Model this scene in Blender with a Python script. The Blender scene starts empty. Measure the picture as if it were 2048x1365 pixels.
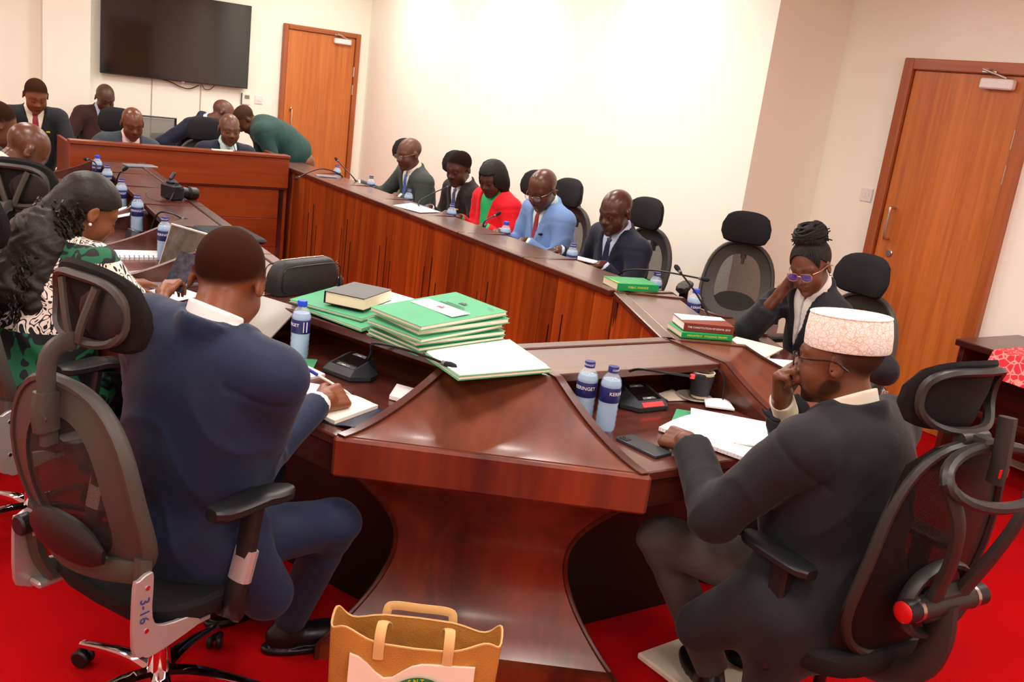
import bpy, bmesh, math, random
import numpy as np
from mathutils import Vector, Matrix
random.seed(7); np.random.seed(7)
S = bpy.context.scene
COL = S.collection
# ------------------------------------------------------------------ camera
def set_camera():
    yaw, pitch, roll = math.radians(34.72), math.radians(14.67), math.radians(7.40)
    cy, sy, cp, sp = math.cos(yaw), math.sin(yaw), math.cos(pitch), math.sin(pitch)
    fwd = Vector((sy*cp, cy*cp, -sp)); right = Vector((cy, -sy, 0)); up = right.cross(fwd)
    cr, sr = math.cos(roll), math.sin(roll)
    r2 = cr*right + sr*up; u2 = -sr*right + cr*up
    cam = bpy.data.cameras.new('camera'); cam.sensor_width = 36; cam.sensor_fit = 'HORIZONTAL'
    cam.lens = 36*1900/2048; cam.clip_start = .05
    o = bpy.data.objects.new('camera', cam); COL.objects.link(o)
    o.matrix_world = Matrix(((r2.x, u2.x, -fwd.x, 0), (r2.y, u2.y, -fwd.y, 0), (r2.z, u2.z, -fwd.z, 1.74), (0, 0, 0, 1)))
    S.camera = o
set_camera()
# ------------------------------------------------------------------ world, exposure, lamps
W = bpy.data.worlds.new('world'); S.world = W; W.use_nodes = True
W.node_tree.nodes['Background'].inputs[0].default_value = (.9, .95, 1, 1)
W.node_tree.nodes['Background'].inputs[1].default_value = .6
vs = S.view_settings; vs.view_transform = 'Standard'; vs.look = 'None'; vs.gamma = 1; vs.use_curve_mapping = False
vs.exposure = 0.0
S.cycles.max_bounces = 6; S.cycles.diffuse_bounces = 4; S.cycles.glossy_bounces = 3; S.cycles.transmission_bounces = 6; S.cycles.transparent_max_bounces = 10
LAMP_W = 21.0
CEIL = 2.95
LAMPS = [(x, y) for x in (-1.2, .8, 2.8) for y in (-1.6, .4, 2.4, 4.4, 6.4, 8.4)] + [(3.9, 5.4), (3.9, 7.4), (3.9, 9.2), (4.2, 1.0)]  # last entry is an unseen lamp added to brighten the entrance wall
for (x, y) in LAMPS:
    l = bpy.data.lights.new('ceiling_lamp_light', 'AREA'); l.shape = 'SQUARE'; l.size = .56; l.energy = LAMP_W
    l.color = (1, .97, .93)
    o = bpy.data.objects.new('ceiling_lamp_light', l); COL.objects.link(o); o.location = (x, y, CEIL-.035)
# ------------------------------------------------------------------ materials
def srgb(h):
    if isinstance(h, str):
        h = h.lstrip('#'); h = [int(h[i:i+2], 16)/255 for i in (0, 2, 4)]
    return tuple(((c/12.92) if c <= .04045 else ((c+.055)/1.055)**2.4) for c in h) + (1,)
MATS = {}
def mat(name, color='#808080', rough=.5, metal=0., spec=.5, coat=0., trans=0., ior=1.45, alpha=1., sheen=0., bump=None, var=None, emit=None, estr=1., rand=0., aniso=None):
    """procedural principled material; bump=(scale,strength), var=(scale,amount) mottles the colour, rand varies it per object"""
    if name in MATS: return MATS[name]
    m = bpy.data.materials.new(name); m.use_nodes = True; MATS[name] = m
    nt = m.node_tree; b = nt.nodes['Principled BSDF']; L = nt.links.new
    c = srgb(color)
    b.inputs['Base Color'].default_value = c; b.inputs['Roughness'].default_value = rough
    b.inputs['Metallic'].default_value = metal; b.inputs['Specular IOR Level'].default_value = spec
    b.inputs['Coat Weight'].default_value = coat; b.inputs['Coat Roughness'].default_value = .12
    b.inputs['Transmission Weight'].default_value = trans; b.inputs['IOR'].default_value = ior
    b.inputs['Alpha'].default_value = alpha; b.inputs['Sheen Weight'].default_value = sheen
    if emit: b.inputs['Emission Color'].default_value = srgb(emit); b.inputs['Emission Strength'].default_value = estr
    if bump or var:
        tc = nt.nodes.new('ShaderNodeTexCoord')
    last = None
    if var:
        n = nt.nodes.new('ShaderNodeTexNoise'); n.inputs['Scale'].default_value = var[0]; n.inputs['Detail'].default_value = 5
        L(tc.outputs['Object'], n.inputs['Vector'])
        h = nt.nodes.new('ShaderNodeHueSaturation'); h.inputs['Color'].default_value = c
        mr = nt.nodes.new('ShaderNodeMapRange'); mr.inputs[1].default_value = .3; mr.inputs[2].default_value = .7
        mr.inputs[3].default_value = 1-var[1]; mr.inputs[4].default_value = 1+var[1]
        L(n.outputs[0], mr.inputs[0]); L(mr.outputs[0], h.inputs['Value']); L(h.outputs[0], b.inputs['Base Color']); last = h
    if rand:
        oi = nt.nodes.new('ShaderNodeObjectInfo'); h2 = nt.nodes.new('ShaderNodeHueSaturation'); h2.inputs['Color'].default_value = c
        mr = nt.nodes.new('ShaderNodeMapRange'); mr.inputs[3].default_value = 1-rand; mr.inputs[4].default_value = 1+rand
        L(oi.outputs['Random'], mr.inputs[0]); L(mr.outputs[0], h2.inputs['Value'])
        if last: L(last.outputs[0], h2.inputs['Color'])
        L(h2.outputs[0], b.inputs['Base Color'])
    if bump:
        n = nt.nodes.new('ShaderNodeTexNoise'); n.inputs['Scale'].default_value = bump[0]; n.inputs['Detail'].default_value = 4
        L(tc.outputs['Object'], n.inputs['Vector'])
        bp = nt.nodes.new('ShaderNodeBump'); bp.inputs['Strength'].default_value = bump[1]; bp.inputs['Distance'].default_value = .01
        L(n.outputs[0], bp.inputs['Height']); L(bp.outputs[0], b.inputs['Normal'])
    return m
def wood(name, dark, light, axis='x', rough=.3, coat=.3, rand=.25, scale=1., wear=0.):
    """streaky varnished timber, grain along a local axis"""
    if name in MATS: return MATS[name]
    m = bpy.data.materials.new(name); m.use_nodes = True; MATS[name] = m
    nt = m.node_tree; b = nt.nodes['Principled BSDF']; L = nt.links.new; N = nt.nodes.new
    tc = N('ShaderNodeTexCoord'); oi = N('ShaderNodeObjectInfo')
    ad = N('ShaderNodeVectorMath'); ad.operation = 'ADD'
    sc = N('ShaderNodeVectorMath'); sc.operation = 'SCALE'; sc.inputs['Scale'].default_value = 9.
    cb = N('ShaderNodeCombineXYZ'); [L(oi.outputs['Random'], cb.inputs[i]) for i in range(3)]
    L(cb.outputs[0], sc.inputs[0]); L(tc.outputs['Object'], ad.inputs[0]); L(sc.outputs[0], ad.inputs[1])
    def stretched(k, detail, dist):
        mp = N('ShaderNodeMapping'); v = [14*k*scale]*3; v['xyz'.index(axis)] = .8*k*scale**.5; mp.inputs['Scale'].default_value = v
        L(ad.outputs[0], mp.inputs['Vector']); n = N('ShaderNodeTexNoise'); n.inputs['Scale'].default_value = 1.; n.inputs['Detail'].default_value = detail
        n.inputs['Distortion'].default_value = dist; L(mp.outputs[0], n.inputs['Vector']); return n
    n1 = stretched(1., 6, .6); n2 = stretched(5., 4, .1); n3 = stretched(.25, 2, .3)
    mx = N('ShaderNodeMath'); mx.operation = 'MULTIPLY_ADD'; mx.inputs[1].default_value = .35; L(n2.outputs[0], mx.inputs[0]); L(n1.outputs[0], mx.inputs[2])
    mx2 = N('ShaderNodeMath'); mx2.operation = 'MULTIPLY_ADD'; mx2.inputs[1].default_value = .7; L(n3.outputs[0], mx2.inputs[0]); L(mx.outputs[0], mx2.inputs[2])
    cr = N('ShaderNodeValToRGB'); cr.color_ramp.elements[0].position = .72; cr.color_ramp.elements[1].position = 1.28-.0
    cr.color_ramp.elements[0].color = srgb(dark); cr.color_ramp.elements[1].color = srgb(light)
    mr0 = N('ShaderNodeMapRange'); mr0.inputs[1].default_value = .72; mr0.inputs[2].default_value = 1.32; L(mx2.outputs[0], mr0.inputs[0])
    cr.color_ramp.elements[0].position = 0; cr.color_ramp.elements[1].position = 1; L(mr0.outputs[0], cr.inputs[0])
    h = N('ShaderNodeHueSaturation'); mr = N('ShaderNodeMapRange'); mr.inputs[3].default_value = 1-rand; mr.inputs[4].default_value = 1+rand
    L(oi.outputs['Random'], mr.inputs[0]); L(mr.outputs[0], h.inputs['Value']); L(cr.outputs[0], h.inputs['Color'])
    out = h.outputs[0]
    if wear:
        nw = N('ShaderNodeTexNoise'); nw.inputs['Scale'].default_value = 3.2; nw.inputs['Detail'].default_value = 6; L(tc.outputs['Object'], nw.inputs['Vector'])
        mw = N('ShaderNodeMapRange'); mw.inputs[1].default_value = .35; mw.inputs[2].default_value = .85; mw.inputs[4].default_value = wear; L(nw.outputs[0], mw.inputs[0])
        mixc = N('ShaderNodeMix'); mixc.data_type = 'RGBA'; mixc.inputs[7].default_value = srgb('#7a5348'); L(mw.outputs[0], mixc.inputs[0]); L(out, mixc.inputs[6]); out = mixc.outputs[2]
        mr2 = N('ShaderNodeMapRange'); mr2.inputs[3].default_value = rough; mr2.inputs[4].default_value = rough+.25; L(mw.outputs[0], mr2.inputs[0]); L(mr2.outputs[0], b.inputs['Roughness'])
    L(out, b.inputs['Base Color'])
    if not wear: b.inputs['Roughness'].default_value = rough
    b.inputs['Coat Weight'].default_value = coat; b.inputs['Coat Roughness'].default_value = .15
    bp = N('ShaderNodeBump'); bp.inputs['Strength'].default_value = .08; bp.inputs['Distance'].default_value = .004; L(n2.outputs[0], bp.inputs['Height']); L(bp.outputs[0], b.inputs['Normal'])
    return m
# ------------------------------------------------------------------ geometry collector
def nrm(v):
    v = np.asarray(v, float); n = np.linalg.norm(v); return v/n if n > 1e-12 else v
def catmull(pts, m=6, closed=False):
    p = np.asarray(pts, float); n = len(p); out = []
    segs = n if closed else n-1
    for i in range(segs):
        if closed: a, b, c, d = p[(i-1) % n], p[i], p[(i+1) % n], p[(i+2) % n]
        else: b, c = p[i], p[i+1]; a = p[i-1] if i else 2*b-c; d = p[i+2] if i+2 < n else 2*c-b
        for t in np.arange(m)/m:
            out.append(.5*((2*b)+(c-a)*t+(2*a-5*b+4*c-d)*t*t+(3*b-a-3*c+d)*t**3))
    if not closed: out.append(p[-1])
    return np.array(out)
def rot(axis, deg):
    return np.array(Matrix.Rotation(math.radians(deg), 3, axis))
class G:
    def __init__(s): s.v = []; s.f = []; s.n = 0; s.mi = []; s.cur = 0
    def add(s, V, F, M=None, o=(0, 0, 0)):
        V = np.asarray(V, float)
        if M is not None: V = V @ np.asarray(M).T
        V = V+np.asarray(o, float)
        s.v.append(V); s.f += [tuple(i+s.n for i in q) for q in F]; s.mi += [s.cur]*len(F); s.n += len(V); return s
    def box(s, c, size, b=.003, M=None):
        h = np.asarray(size, float)/2; b = min(b, h.min()*.98); idx = {}; V = []
        for a in range(8):
            sg = np.array([1 if a >> k & 1 else -1 for k in range(3)])
            for ax in range(3):
                p = sg*(h-b); p[ax] = sg[ax]*h[ax]; idx[a, ax] = len(V); V.append(p)
        F = []
        for ax in range(3):
            u, w = (ax+1) % 3, (ax+2) % 3
            for sg in (0, 1):
                cs = [sg << ax | (i << u) | (j << w) for i, j in ((0, 0), (1, 0), (1, 1), (0, 1))]
                q = [idx[k, ax] for k in cs]; F.append(q if sg else q[::-1])
            for i in (0, 1):
                for j in (0, 1):
                    c0 = (i << u) | (j << w); c1 = c0 | (1 << ax)
                    F.append([idx[c0, u], idx[c1, u], idx[c1, w], idx[c0, w]])
        for a in range(8): F.append([idx[a, 0], idx[a, 1], idx[a, 2]])
        return s.add(V, F, M, c)
    def prism(s, poly, z0, z1, b=0., M=None, o=(0, 0, 0)):
        """extruded outline (x,y) from z0 to z1 with chamfered rims"""
        p = np.asarray(poly, float); n = len(p)
        A = .5*sum(p[i][0]*p[(i+1) % n][1]-p[(i+1) % n][0]*p[i][1] for i in range(n))
        if A < 0: p = p[::-1]
        def inset(d):
            out = []
            for i in range(n):
                e0 = nrm(p[i]-p[i-1]); e1 = nrm(p[(i+1) % n]-p[i]); n0 = np.array([-e0[1], e0[0]]); n1 = np.array([-e1[1], e1[0]])
                k = nrm(n0+n1); out.append(p[i]+k*d/max(.35, k@n0))
            return np.array(out)
        rings = [(p, z0), (p, z1)] if not b else [(inset(b), z0), (p, z0+b), (p, z1-b), (inset(b), z1)]
        V = [np.append(q, z) for r, z in rings for q in r]; F = []
        for k in range(len(rings)-1):
            for i in range(n): F.append([k*n+i, k*n+(i+1) % n, (k+1)*n+(i+1) % n, (k+1)*n+i])
        F.append(list(range(n))[::-1]); F.append([(len(rings)-1)*n+i for i in range(n)])
        return s.add(V, F, M, o)
    def loft(s, rings, caps=True, closed=False, M=None, o=(0, 0, 0)):
        m = len(rings[0]); V = np.concatenate([np.asarray(r, float) for r in rings]); F = []; K = len(rings)
        for k in range(K if closed else K-1):
            for i in range(m): F.append([k*m+i, k*m+(i+1) % m, ((k+1) % K)*m+(i+1) % m, ((k+1) % K)*m+i])
        if caps and not closed: F.append(list(range(m))[::-1]); F.append([(K-1)*m+i for i in range(m)])
        return s.add(V, F, M, o)
    def sweep(s, path, rx, ry=None, n=8, closed=False, up=(0, 0, 1), sq=1., M=None, o=(0, 0, 0), taper=True):
        p = np.asarray(path, float); K = len(p); ry = rx if ry is None else ry
        rx = np.broadcast_to(np.asarray(rx, float), (K,)) if np.ndim(rx) == 0 or len(np.atleast_1d(rx)) == K else np.interp(np.linspace(0, 1, K), np.linspace(0, 1, len(rx)), rx)
        ry = np.broadcast_to(np.asarray(ry, float), (K,)) if np.ndim(ry) == 0 or len(np.atleast_1d(ry)) == K else np.interp(np.linspace(0, 1, K), np.linspace(0, 1, len(ry)), ry)
        a = np.arange(n)/n*2*np.pi+(np.pi/n); ca, sa = np.cos(a), np.sin(a)
        ca = np.sign(ca)*abs(ca)**sq; sa = np.sign(sa)*abs(sa)**sq
        rings = []; u = nrm(up)
        for k in range(K):
            t = nrm((p[(k+1) % K]-p[k-1]) if closed else (p[min(k+1, K-1)]-p[max(k-1, 0)]))
            side = np.cross(t, u)
            if np.linalg.norm(side) < 1e-4: side = np.cross(t, (1, .01, 0))
            side = nrm(side); w = np.cross(side, t)
            if taper is None: u = w
            rings.append(p[k]+np.outer(ca*rx[k], side)+np.outer(sa*ry[k], w))
        return s.loft(rings, True, closed, M, o)
    def lathe(s, prof, n=20, M=None, o=(0, 0, 0), caps=True):
        a = np.arange(n)/n*2*np.pi
        return s.loft([np.c_[r*np.cos(a), r*np.sin(a), np.full(n, z)] for r, z in prof], caps, False, M, o)
    def tube(s, a, b, r, r2=None, n=10):
        return s.sweep([a, b], [r, r if r2 is None else r2], n=n, up=(0, 0, 1) if abs(nrm(np.subtract(b, a))[2]) < .95 else (0, 1, 0))
    def sphere(s, c, r, n=12, m=8, M=None):
        r = np.broadcast_to(np.asarray(r, float), (3,)); rings = []
        for j in range(1, m):
            ph = math.pi*j/m; a = np.arange(n)/n*2*np.pi
            rings.append(np.c_[np.cos(a)*math.sin(ph), np.sin(a)*math.sin(ph), np.full(n, -math.cos(ph))])
        V = np.concatenate(rings); F = []
        for k in range(m-2):
            for i in range(n): F.append([k*n+i, k*n+(i+1) % n, (k+1)*n+(i+1) % n, (k+1)*n+i])
        V = np.vstack([V, [0, 0, -1], [0, 0, 1]]); e = len(V)
        for i in range(n): F.append([e-2, (i+1) % n, i]); F.append([e-1, (m-2)*n+i, (m-2)*n+(i+1) % n])
        return s.add(V*r, F, M, c)
    def quad(s, a, b, c, d): return s.add([a, b, c, d], [(0, 1, 2, 3)])
    def sheet(s, P, th=.0015, M=None, o=(0, 0, 0)):
        """grid of points P[i][j] made into a thin solid sheet (thickness down -z)"""
        P = np.asarray(P, float); a, b = P.shape[:2]; top = P.reshape(-1, 3); bot = top-np.array([0, 0, th]); F = []
        I = lambda i, j: i*b+j; N = a*b
        for i in range(a-1):
            for j in range(b-1):
                F.append((I(i, j), I(i+1, j), I(i+1, j+1), I(i, j+1))); F.append((N+I(i, j), N+I(i, j+1), N+I(i+1, j+1), N+I(i+1, j)))
        rim = [I(i, 0) for i in range(a)]+[I(a-1, j) for j in range(1, b)]+[I(i, b-1) for i in range(a-2, -1, -1)]+[I(0, j) for j in range(b-2, 0, -1)]
        for k in range(len(rim)): i, j = rim[k], rim[(k+1) % len(rim)]; F.append((j, i, N+i, N+j))
        return s.add(np.vstack([top, bot]), F, M, o)
def mkmesh(name, g, mats, angle=35, fix=True):
    me = bpy.data.meshes.new(name); V = np.concatenate(g.v)
    me.from_pydata(V.tolist(), [], g.f)
    for m in (mats if isinstance(mats, (list, tuple)) else [mats]): me.materials.append(m)
    if len(me.materials) > 1: me.polygons.foreach_set('material_index', g.mi)
    if fix:
        bm = bmesh.new(); bm.from_mesh(me); bmesh.ops.recalc_face_normals(bm, faces=bm.faces); bm.to_mesh(me); bm.free()
    if angle: me.shade_smooth(); me.set_sharp_from_angle(angle=math.radians(angle))
    return me
def part(name, g, m, parent=None, label=None, angle=35, kind=None, fix=True):
    o = bpy.data.objects.new(name, g if isinstance(g, bpy.types.Mesh) else mkmesh(name, g, m, angle, fix)); COL.objects.link(o)
    if parent is not None: o.parent = parent
    if label: o['label'] = label
    if kind: o['kind'] = kind
    return o
def thing(name, label, cat, loc=(0, 0, 0), rz=0., group=None, M=None):
    o = bpy.data.objects.new(name, None); COL.objects.link(o); o.empty_display_size = .1
    if M is not None: o.matrix_world = M
    else: o.location = loc; o.rotation_euler = (0, 0, math.radians(rz))
    o['label'] = label; o['category'] = cat
    if group: o['group'] = group
    return o
def single(name, g, m, label, cat, loc=(0, 0, 0), rz=0., group=None, angle=35):
    o = part(name, g, m, None, label, angle); o['category'] = cat; o.location = loc; o.rotation_euler = (0, 0, math.radians(rz))
    if group: o['group'] = group
    return o
def struct(name, g, m, parent=None, angle=35, label=None):
    o = part(name, g, m, parent, label, angle)
    if parent is None: o['kind'] = 'structure'
    return o
def dup(root, loc, rz, label, group=None, skip=()):
    r = root.copy(); COL.objects.link(r); r.location = loc; r.rotation_euler = (0, 0, math.radians(rz)); r['label'] = label
    if group: r['group'] = group
    for ch in list(root.children):
        if ch.name.split('.')[0] in skip: continue
        c = ch.copy(); COL.objects.link(c); c.parent = r
        for g2 in ch.children:
            if g2.name.split('.')[0] in skip: continue
            d = g2.copy(); COL.objects.link(d); d.parent = c
    return r
def text_part(name, txt, size, m, parent, M, ext=.0004, align='CENTER', label=None):
    """flat lettering as a mesh"""
    cu = bpy.data.curves.new(name, 'FONT'); cu.body = txt; cu.size = size; cu.extrude = ext; cu.align_x = align; cu.align_y = 'CENTER'; cu.resolution_u = 2
    tmp = bpy.data.objects.new(name+'_tmp', cu); COL.objects.link(tmp)
    me = bpy.data.meshes.new_from_object(tmp.evaluated_get(bpy.context.evaluated_depsgraph_get())); bpy.data.objects.remove(tmp); bpy.data.curves.remove(cu)
    me.name = name; me.transform(Matrix(M)); me.materials.clear(); me.materials.append(m)
    return part(name, me, m, parent, label)
def frame(o, x, y, z):
    return ((x[0], y[0], z[0], o[0]), (x[1], y[1], z[1], o[1]), (x[2], y[2], z[2], o[2]), (0, 0, 0, 1))
# ------------------------------------------------------------------ common materials
M_wall = mat('wall_paint', '#f8f6e6', .85, spec=.2, bump=(60, .03))
M_ceil = mat('ceiling_paint', '#ffffff', .9)
M_white = mat('white_plastic', '#e9e7e2', .4)
M_black = mat('black_plastic', '#15161a', .38)
M_blackm = mat('black_metal', '#101012', .35, metal=.3)
M_steel = mat('brushed_steel', '#c9c6bf', .28, metal=1)
M_chrome = mat('chrome', '#e8e8ea', .07, metal=1)
M_brass = mat('pale_brass', '#d9c9a0', .22, metal=1)
M_paper = mat('paper', '#fdfcfa', .75, spec=.2)
M_door = wood('door_veneer', '#a8551c', '#cb7631', 'z', .38, .15, .03, 2.2)
M_dframe = wood('door_frame_timber', '#8f4318', '#b0602c', 'z', .35, .2, .05, 1.5)
M_carpet = mat('red_carpet', '#b8080e', .95, spec=.06, sheen=.0, bump=(420, .6), var=(2.2, .12))
# ------------------------------------------------------------------ room shell
def bx(x0, x1, y0, y1, z0, z1, b=0.): return G().box(((x0+x1)/2, (y0+y1)/2, (z0+z1)/2), (x1-x0, y1-y0, z1-z0), b or 1e-4)
struct('floor', bx(-3.6, 5.7, -3.2, 10.7, -.1, 0), M_carpet)
struct('ceiling', bx(-3.6, 5.7, -3.2, 10.7, CEIL, CEIL+.1), M_ceil)
struct('wall_back', bx(-3.6, 5.7, 10.5, 10.6, 0, CEIL), M_wall)
struct('wall_right', bx(4.76, 4.86, 4.42, 10.5, 0, CEIL), M_wall)
struct('wall_return', bx(4.86, 5.55, 4.42, 4.52, 0, CEIL), M_wall)
struct('wall_entrance', bx(5.45, 5.55, -3.2, 4.42, 0, CEIL), M_wall)
struct('wall_left', bx(-3.6, -3.5, -3.2, 10.5, 0, CEIL), M_wall)
struct('wall_front', bx(-3.5, 5.45, -3.2, -3.1, 0, CEIL), M_wall)
struct('wall_pillar', bx(1.36, 1.78, 10.36, 10.5, 0, CEIL), M_wall)
M_seam = mat('wall_joint', '#b9a893', .8)
struct('trim_1', bx(2.39, 2.398, 10.493, 10.5, .3, 1.46), M_seam)
struct('trim_2', bx(2.885, 2.893, 10.493, 10.5, .3, 1.46), M_seam)
for (x, y) in LAMPS:
    t = thing('ceiling_lamp', 'square white ceiling lamp panel set in the ceiling', 'ceiling lamp', (x, y, CEIL-.03), 0, 'square ceiling lamps')
    g = G(); g.box((0, 0, .02), (.62, .62, .02), .004); part('frame', g, M_white, t)
    g = G(); g.box((0, 0, .006), (.56, .56, .008), .002); part('diffuser', g, mat('lamp_diffuser', '#ffffff', .5, emit='#fff4e2', estr=4.), t)
def door(name, w, h, fr, origin, M, handle_h, hinge_left, style):
    """door in local coords: x along the wall 0..w, y out of the wall, z up"""
    d = bpy.data.objects.new(name, None); COL.objects.link(d); d['kind'] = 'structure'; d.matrix_world = M
    for (a, b_, nm) in (((0, 0), (fr, h), 'frame_post'), ((w-fr, 0), (w, h), 'frame_post')):
        g = G(); g.box(((a[0]+b_[0])/2, .022, h/2), (fr, .06, h), .006); g.box(((a[0]+b_[0])/2+(fr*.36 if a[0] == 0 else -fr*.36), .012, h/2), (fr*.3, .05, h-fr*.3), .004); part(nm, g, M_dframe, d)
    g = G(); g.box((w/2, .022, h-fr/2), (w-2*fr, .058, fr), .006); part('frame_head', g, wood('door_frame_head', '#8f4318', '#b0602c', 'x', .35, .2, .05, 1.5), d)
    gap = .006
    g = G(); g.box((w/2, .006, (h-fr)/2), (w-2*fr-2*gap, .036, h-fr-gap), .003); leaf = part('leaf', g, M_door, d)
    hx = (fr+.085) if not hinge_left else w-fr-.085
    if style == 'brass':
        g = G(); pth = catmull([(hx, .02, handle_h-.11), (hx, .06, handle_h-.10), (hx, .065, handle_h), (hx, .06, handle_h+.10), (hx, .02, handle_h+.11)], 5)
        g.sweep(pth, [.011, .009, .011, .009, .011], n=8, up=(1, 0, 0)); [g.sphere((hx, .03, handle_h+s*.105), (.02, .02, .028)) for s in (-1, 1)]; part('handle', g, M_brass, leaf)
        g = G(); g.lathe([(.0, 0), (.022, 0), (.022, .008), (.015, .012), (0, .012)], 14, rot('X', -90), (hx-.01, .022, handle_h-.22)); part('lock', g, M_brass, leaf)
    else:
        g = G(); k = .1*(1 if not hinge_left else -1)
        pth = [(hx, .02, handle_h+.1), (hx, .075, handle_h+.1), (hx, .075, handle_h-.1), (hx, .02, handle_h-.1)]
        pp = [pth[0], (hx, .062, handle_h+.1), (hx, .073, handle_h+.088), (hx, .075, handle_h), (hx, .073, handle_h-.088), (hx, .062, handle_h-.1), pth[3]]
        g.sweep(catmull(pp, 5), .0095, n=10, up=(1, 0, 0)); part('handle', g, M_steel, leaf)
        g = G(); g.lathe([(.0, 0), (.024, 0), (.024, .006), (.02, .009), (0, .009)], 18, rot('X', -90), (hx-.03, .024, handle_h-.19)); g.box((hx-.03, .035, handle_h-.19), (.004, .003, .014), .001); part('lock', g, M_steel, leaf)
    # closer on the top hinge corner
    cx = w-fr-.17 if not hinge_left else fr+.17
    sgn = 1 if not hinge_left else -1
    g = G(); g.box((cx, .052, h-fr-.055), (.2, .05, .058), .008); part('closer_body', g, M_white, leaf)
    g = G(); g.box((cx-.06*sgn, .06, h-fr+.01), (.09, .02, .012), .003); g.tube((cx+.05*sgn, .06, h-fr-.02), (cx-.08*sgn, .1, h-fr+.02), .007); g.tube((cx-.08*sgn, .1, h-fr+.02), (cx-.06*sgn, .05, h-fr+.025), .006); part('closer_arm', g, M_steel, leaf)
    for hz in (h-.42, h-.62, .35):
        g = G(); g.tube(((w-fr) if not hinge_left else fr, .035, hz-.055), ((w-fr) if not hinge_left else fr, .035, hz+.055), .011); part('hinge', g, M_steel, d)
    return d
# back wall door (outer frame X 3.74..4.64), entrance door on the side wall (Y 3.90..3.02)
door('door_1', .90, 2.135, .052, None, Matrix.Translation((4.64, 10.5, 0)) @ Matrix.Rotation(math.pi, 4, 'Z'), 1.13, True, 'brass')
door('door_2', .885, 2.245, .068, None, Matrix.Translation((5.45, 3.02, 0)) @ Matrix.Rotation(math.pi/2, 4, 'Z'), 1.225, True, 'steel')
door('door_3', .92, 2.2, .06, None, Matrix.Translation((4.48, -3.1, 0)), 1.1, True, 'brass')
# ------------------------------------------------------------------ the ring of desks
M_top = wood('mahogany_top', '#3b1a12', '#643023', 'x', .34, .6, .06, 1.2)
M_topw = wood('mahogany_worn', '#48200f', '#763a22', 'y', .30, .5, .06, .8, wear=.3)
M_front = wood('mahogany_plank', '#722808', '#b2561c', 'z', .30, .3, .22, 1.0)
M_edge = wood('mahogany_edge', '#38170e', '#5e2a1c', 'x', .33, .3, .05)
M_apron = wood('mahogany_apron', '#300c06', '#8a3718', 'z', .30, .4, .08, .55, wear=.3)
M_counter = wood('counter_veneer', '#6a2608', '#8f3e14', 'x', .33, .3, .08, .8)
M_dark = mat('black_laminate', '#0c0a0b', .45)  # panels are black themselves; on the plank fronts it stands for shade
SH, WK, DEP, SD = .91, .77, .77, .31
def place(o, out):
    """empty-frame for a unit whose inner edge starts at o and whose user side faces along out"""
    x = (out[1], -out[0]); return math.degrees(math.atan2(x[1], x[0]))
def slope(s):
    if s <= SD+.02: return SH
    u = (s-SD-.02)/(DEP-SD-.02); return WK+.005+(SH-WK-.005)*((1-u)**1.7)
def divider(g, x, th=.03):
    pts = [(.06, .68), (.06, SH-.004)] + [(s, slope(s)+.004) for s in np.linspace(SD, DEP, 10)] + [(DEP, .68)]
    V = []; n = len(pts)
    for xx in (x-th/2, x+th/2): V += [(xx, y, z) for y, z in pts]
    F = [list(range(n)), list(range(2*n-1, n-1, -1))]+[[i, (i+1) % n, n+(i+1) % n, n+i] for i in range(n)]
    g.add(V, F)
def desk_unit(o, out, w, label, planks=5, div=(1, 0), slots=True, group=None):
    t = thing('desk_unit', label, 'desk', (o[0], o[1], 0), place(o, out), group)
    g = G(); g.box((w/2, .022, SH-.012), (w-.003, .056, .03), .004); part('shelf_rail', g, M_edge, t)
    g = G(); g.box((w/2, .052+(SD-.05)/2, SH-.016), (w-.008, SD-.052, .028), .003); part('shelf_board', g, M_top, t)
    g = G(); g.box((w/2, .06+(DEP-.06)/2, WK-.015), (w-.004, DEP-.06, .03), .004); part('work_top', g, M_top, t)
    g = G(); g.box((w/2, DEP-.03, .69), (w-.05, .02, .085), .004); part('drawer_face', g, M_edge, t)
    g = G(); g.box((w/2, .35, .37), (w-.004, .02, .74), .001); part('modesty_panel', g, M_dark, t)
    g = G(); g.box((w/2, .03, .03), (w-.004, .03, .06), .003); part('plinth', g, M_edge, t)
    xs = np.cumsum([0]+[random.uniform(.7, 1.3) for _ in range(planks)]); xs = xs/xs[-1]*w
    for i in range(planks):
        g = G(); yy = random.uniform(0, .003); g.box(((xs[i]+xs[i+1])/2, .030+yy, .47), (xs[i+1]-xs[i]-.003, .02, .828), .002); part('plank', g, M_front, t)
    if slots:
        for k, (fx, top) in enumerate(((.36, .62), (.50, .70), (.62, .55))):
            g = G(); g.box((w*fx, .0205, top-.27), (.006, .003, .54), .001); part('slot_shade', g, M_dark, t)  # flat dark strip in place of the shade inside a slit
    for k, x in ((0, .016), (1, w-.016)):
        if div[k]:
            g = G(); divider(g, x); part('divider', g, M_edge, t)
    for x in (.02, w-.02):
        g = G(); g.box((x, .2, .37), (.025, .28, .74), .002); part('support', g, M_edge, t)
    return t
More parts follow.
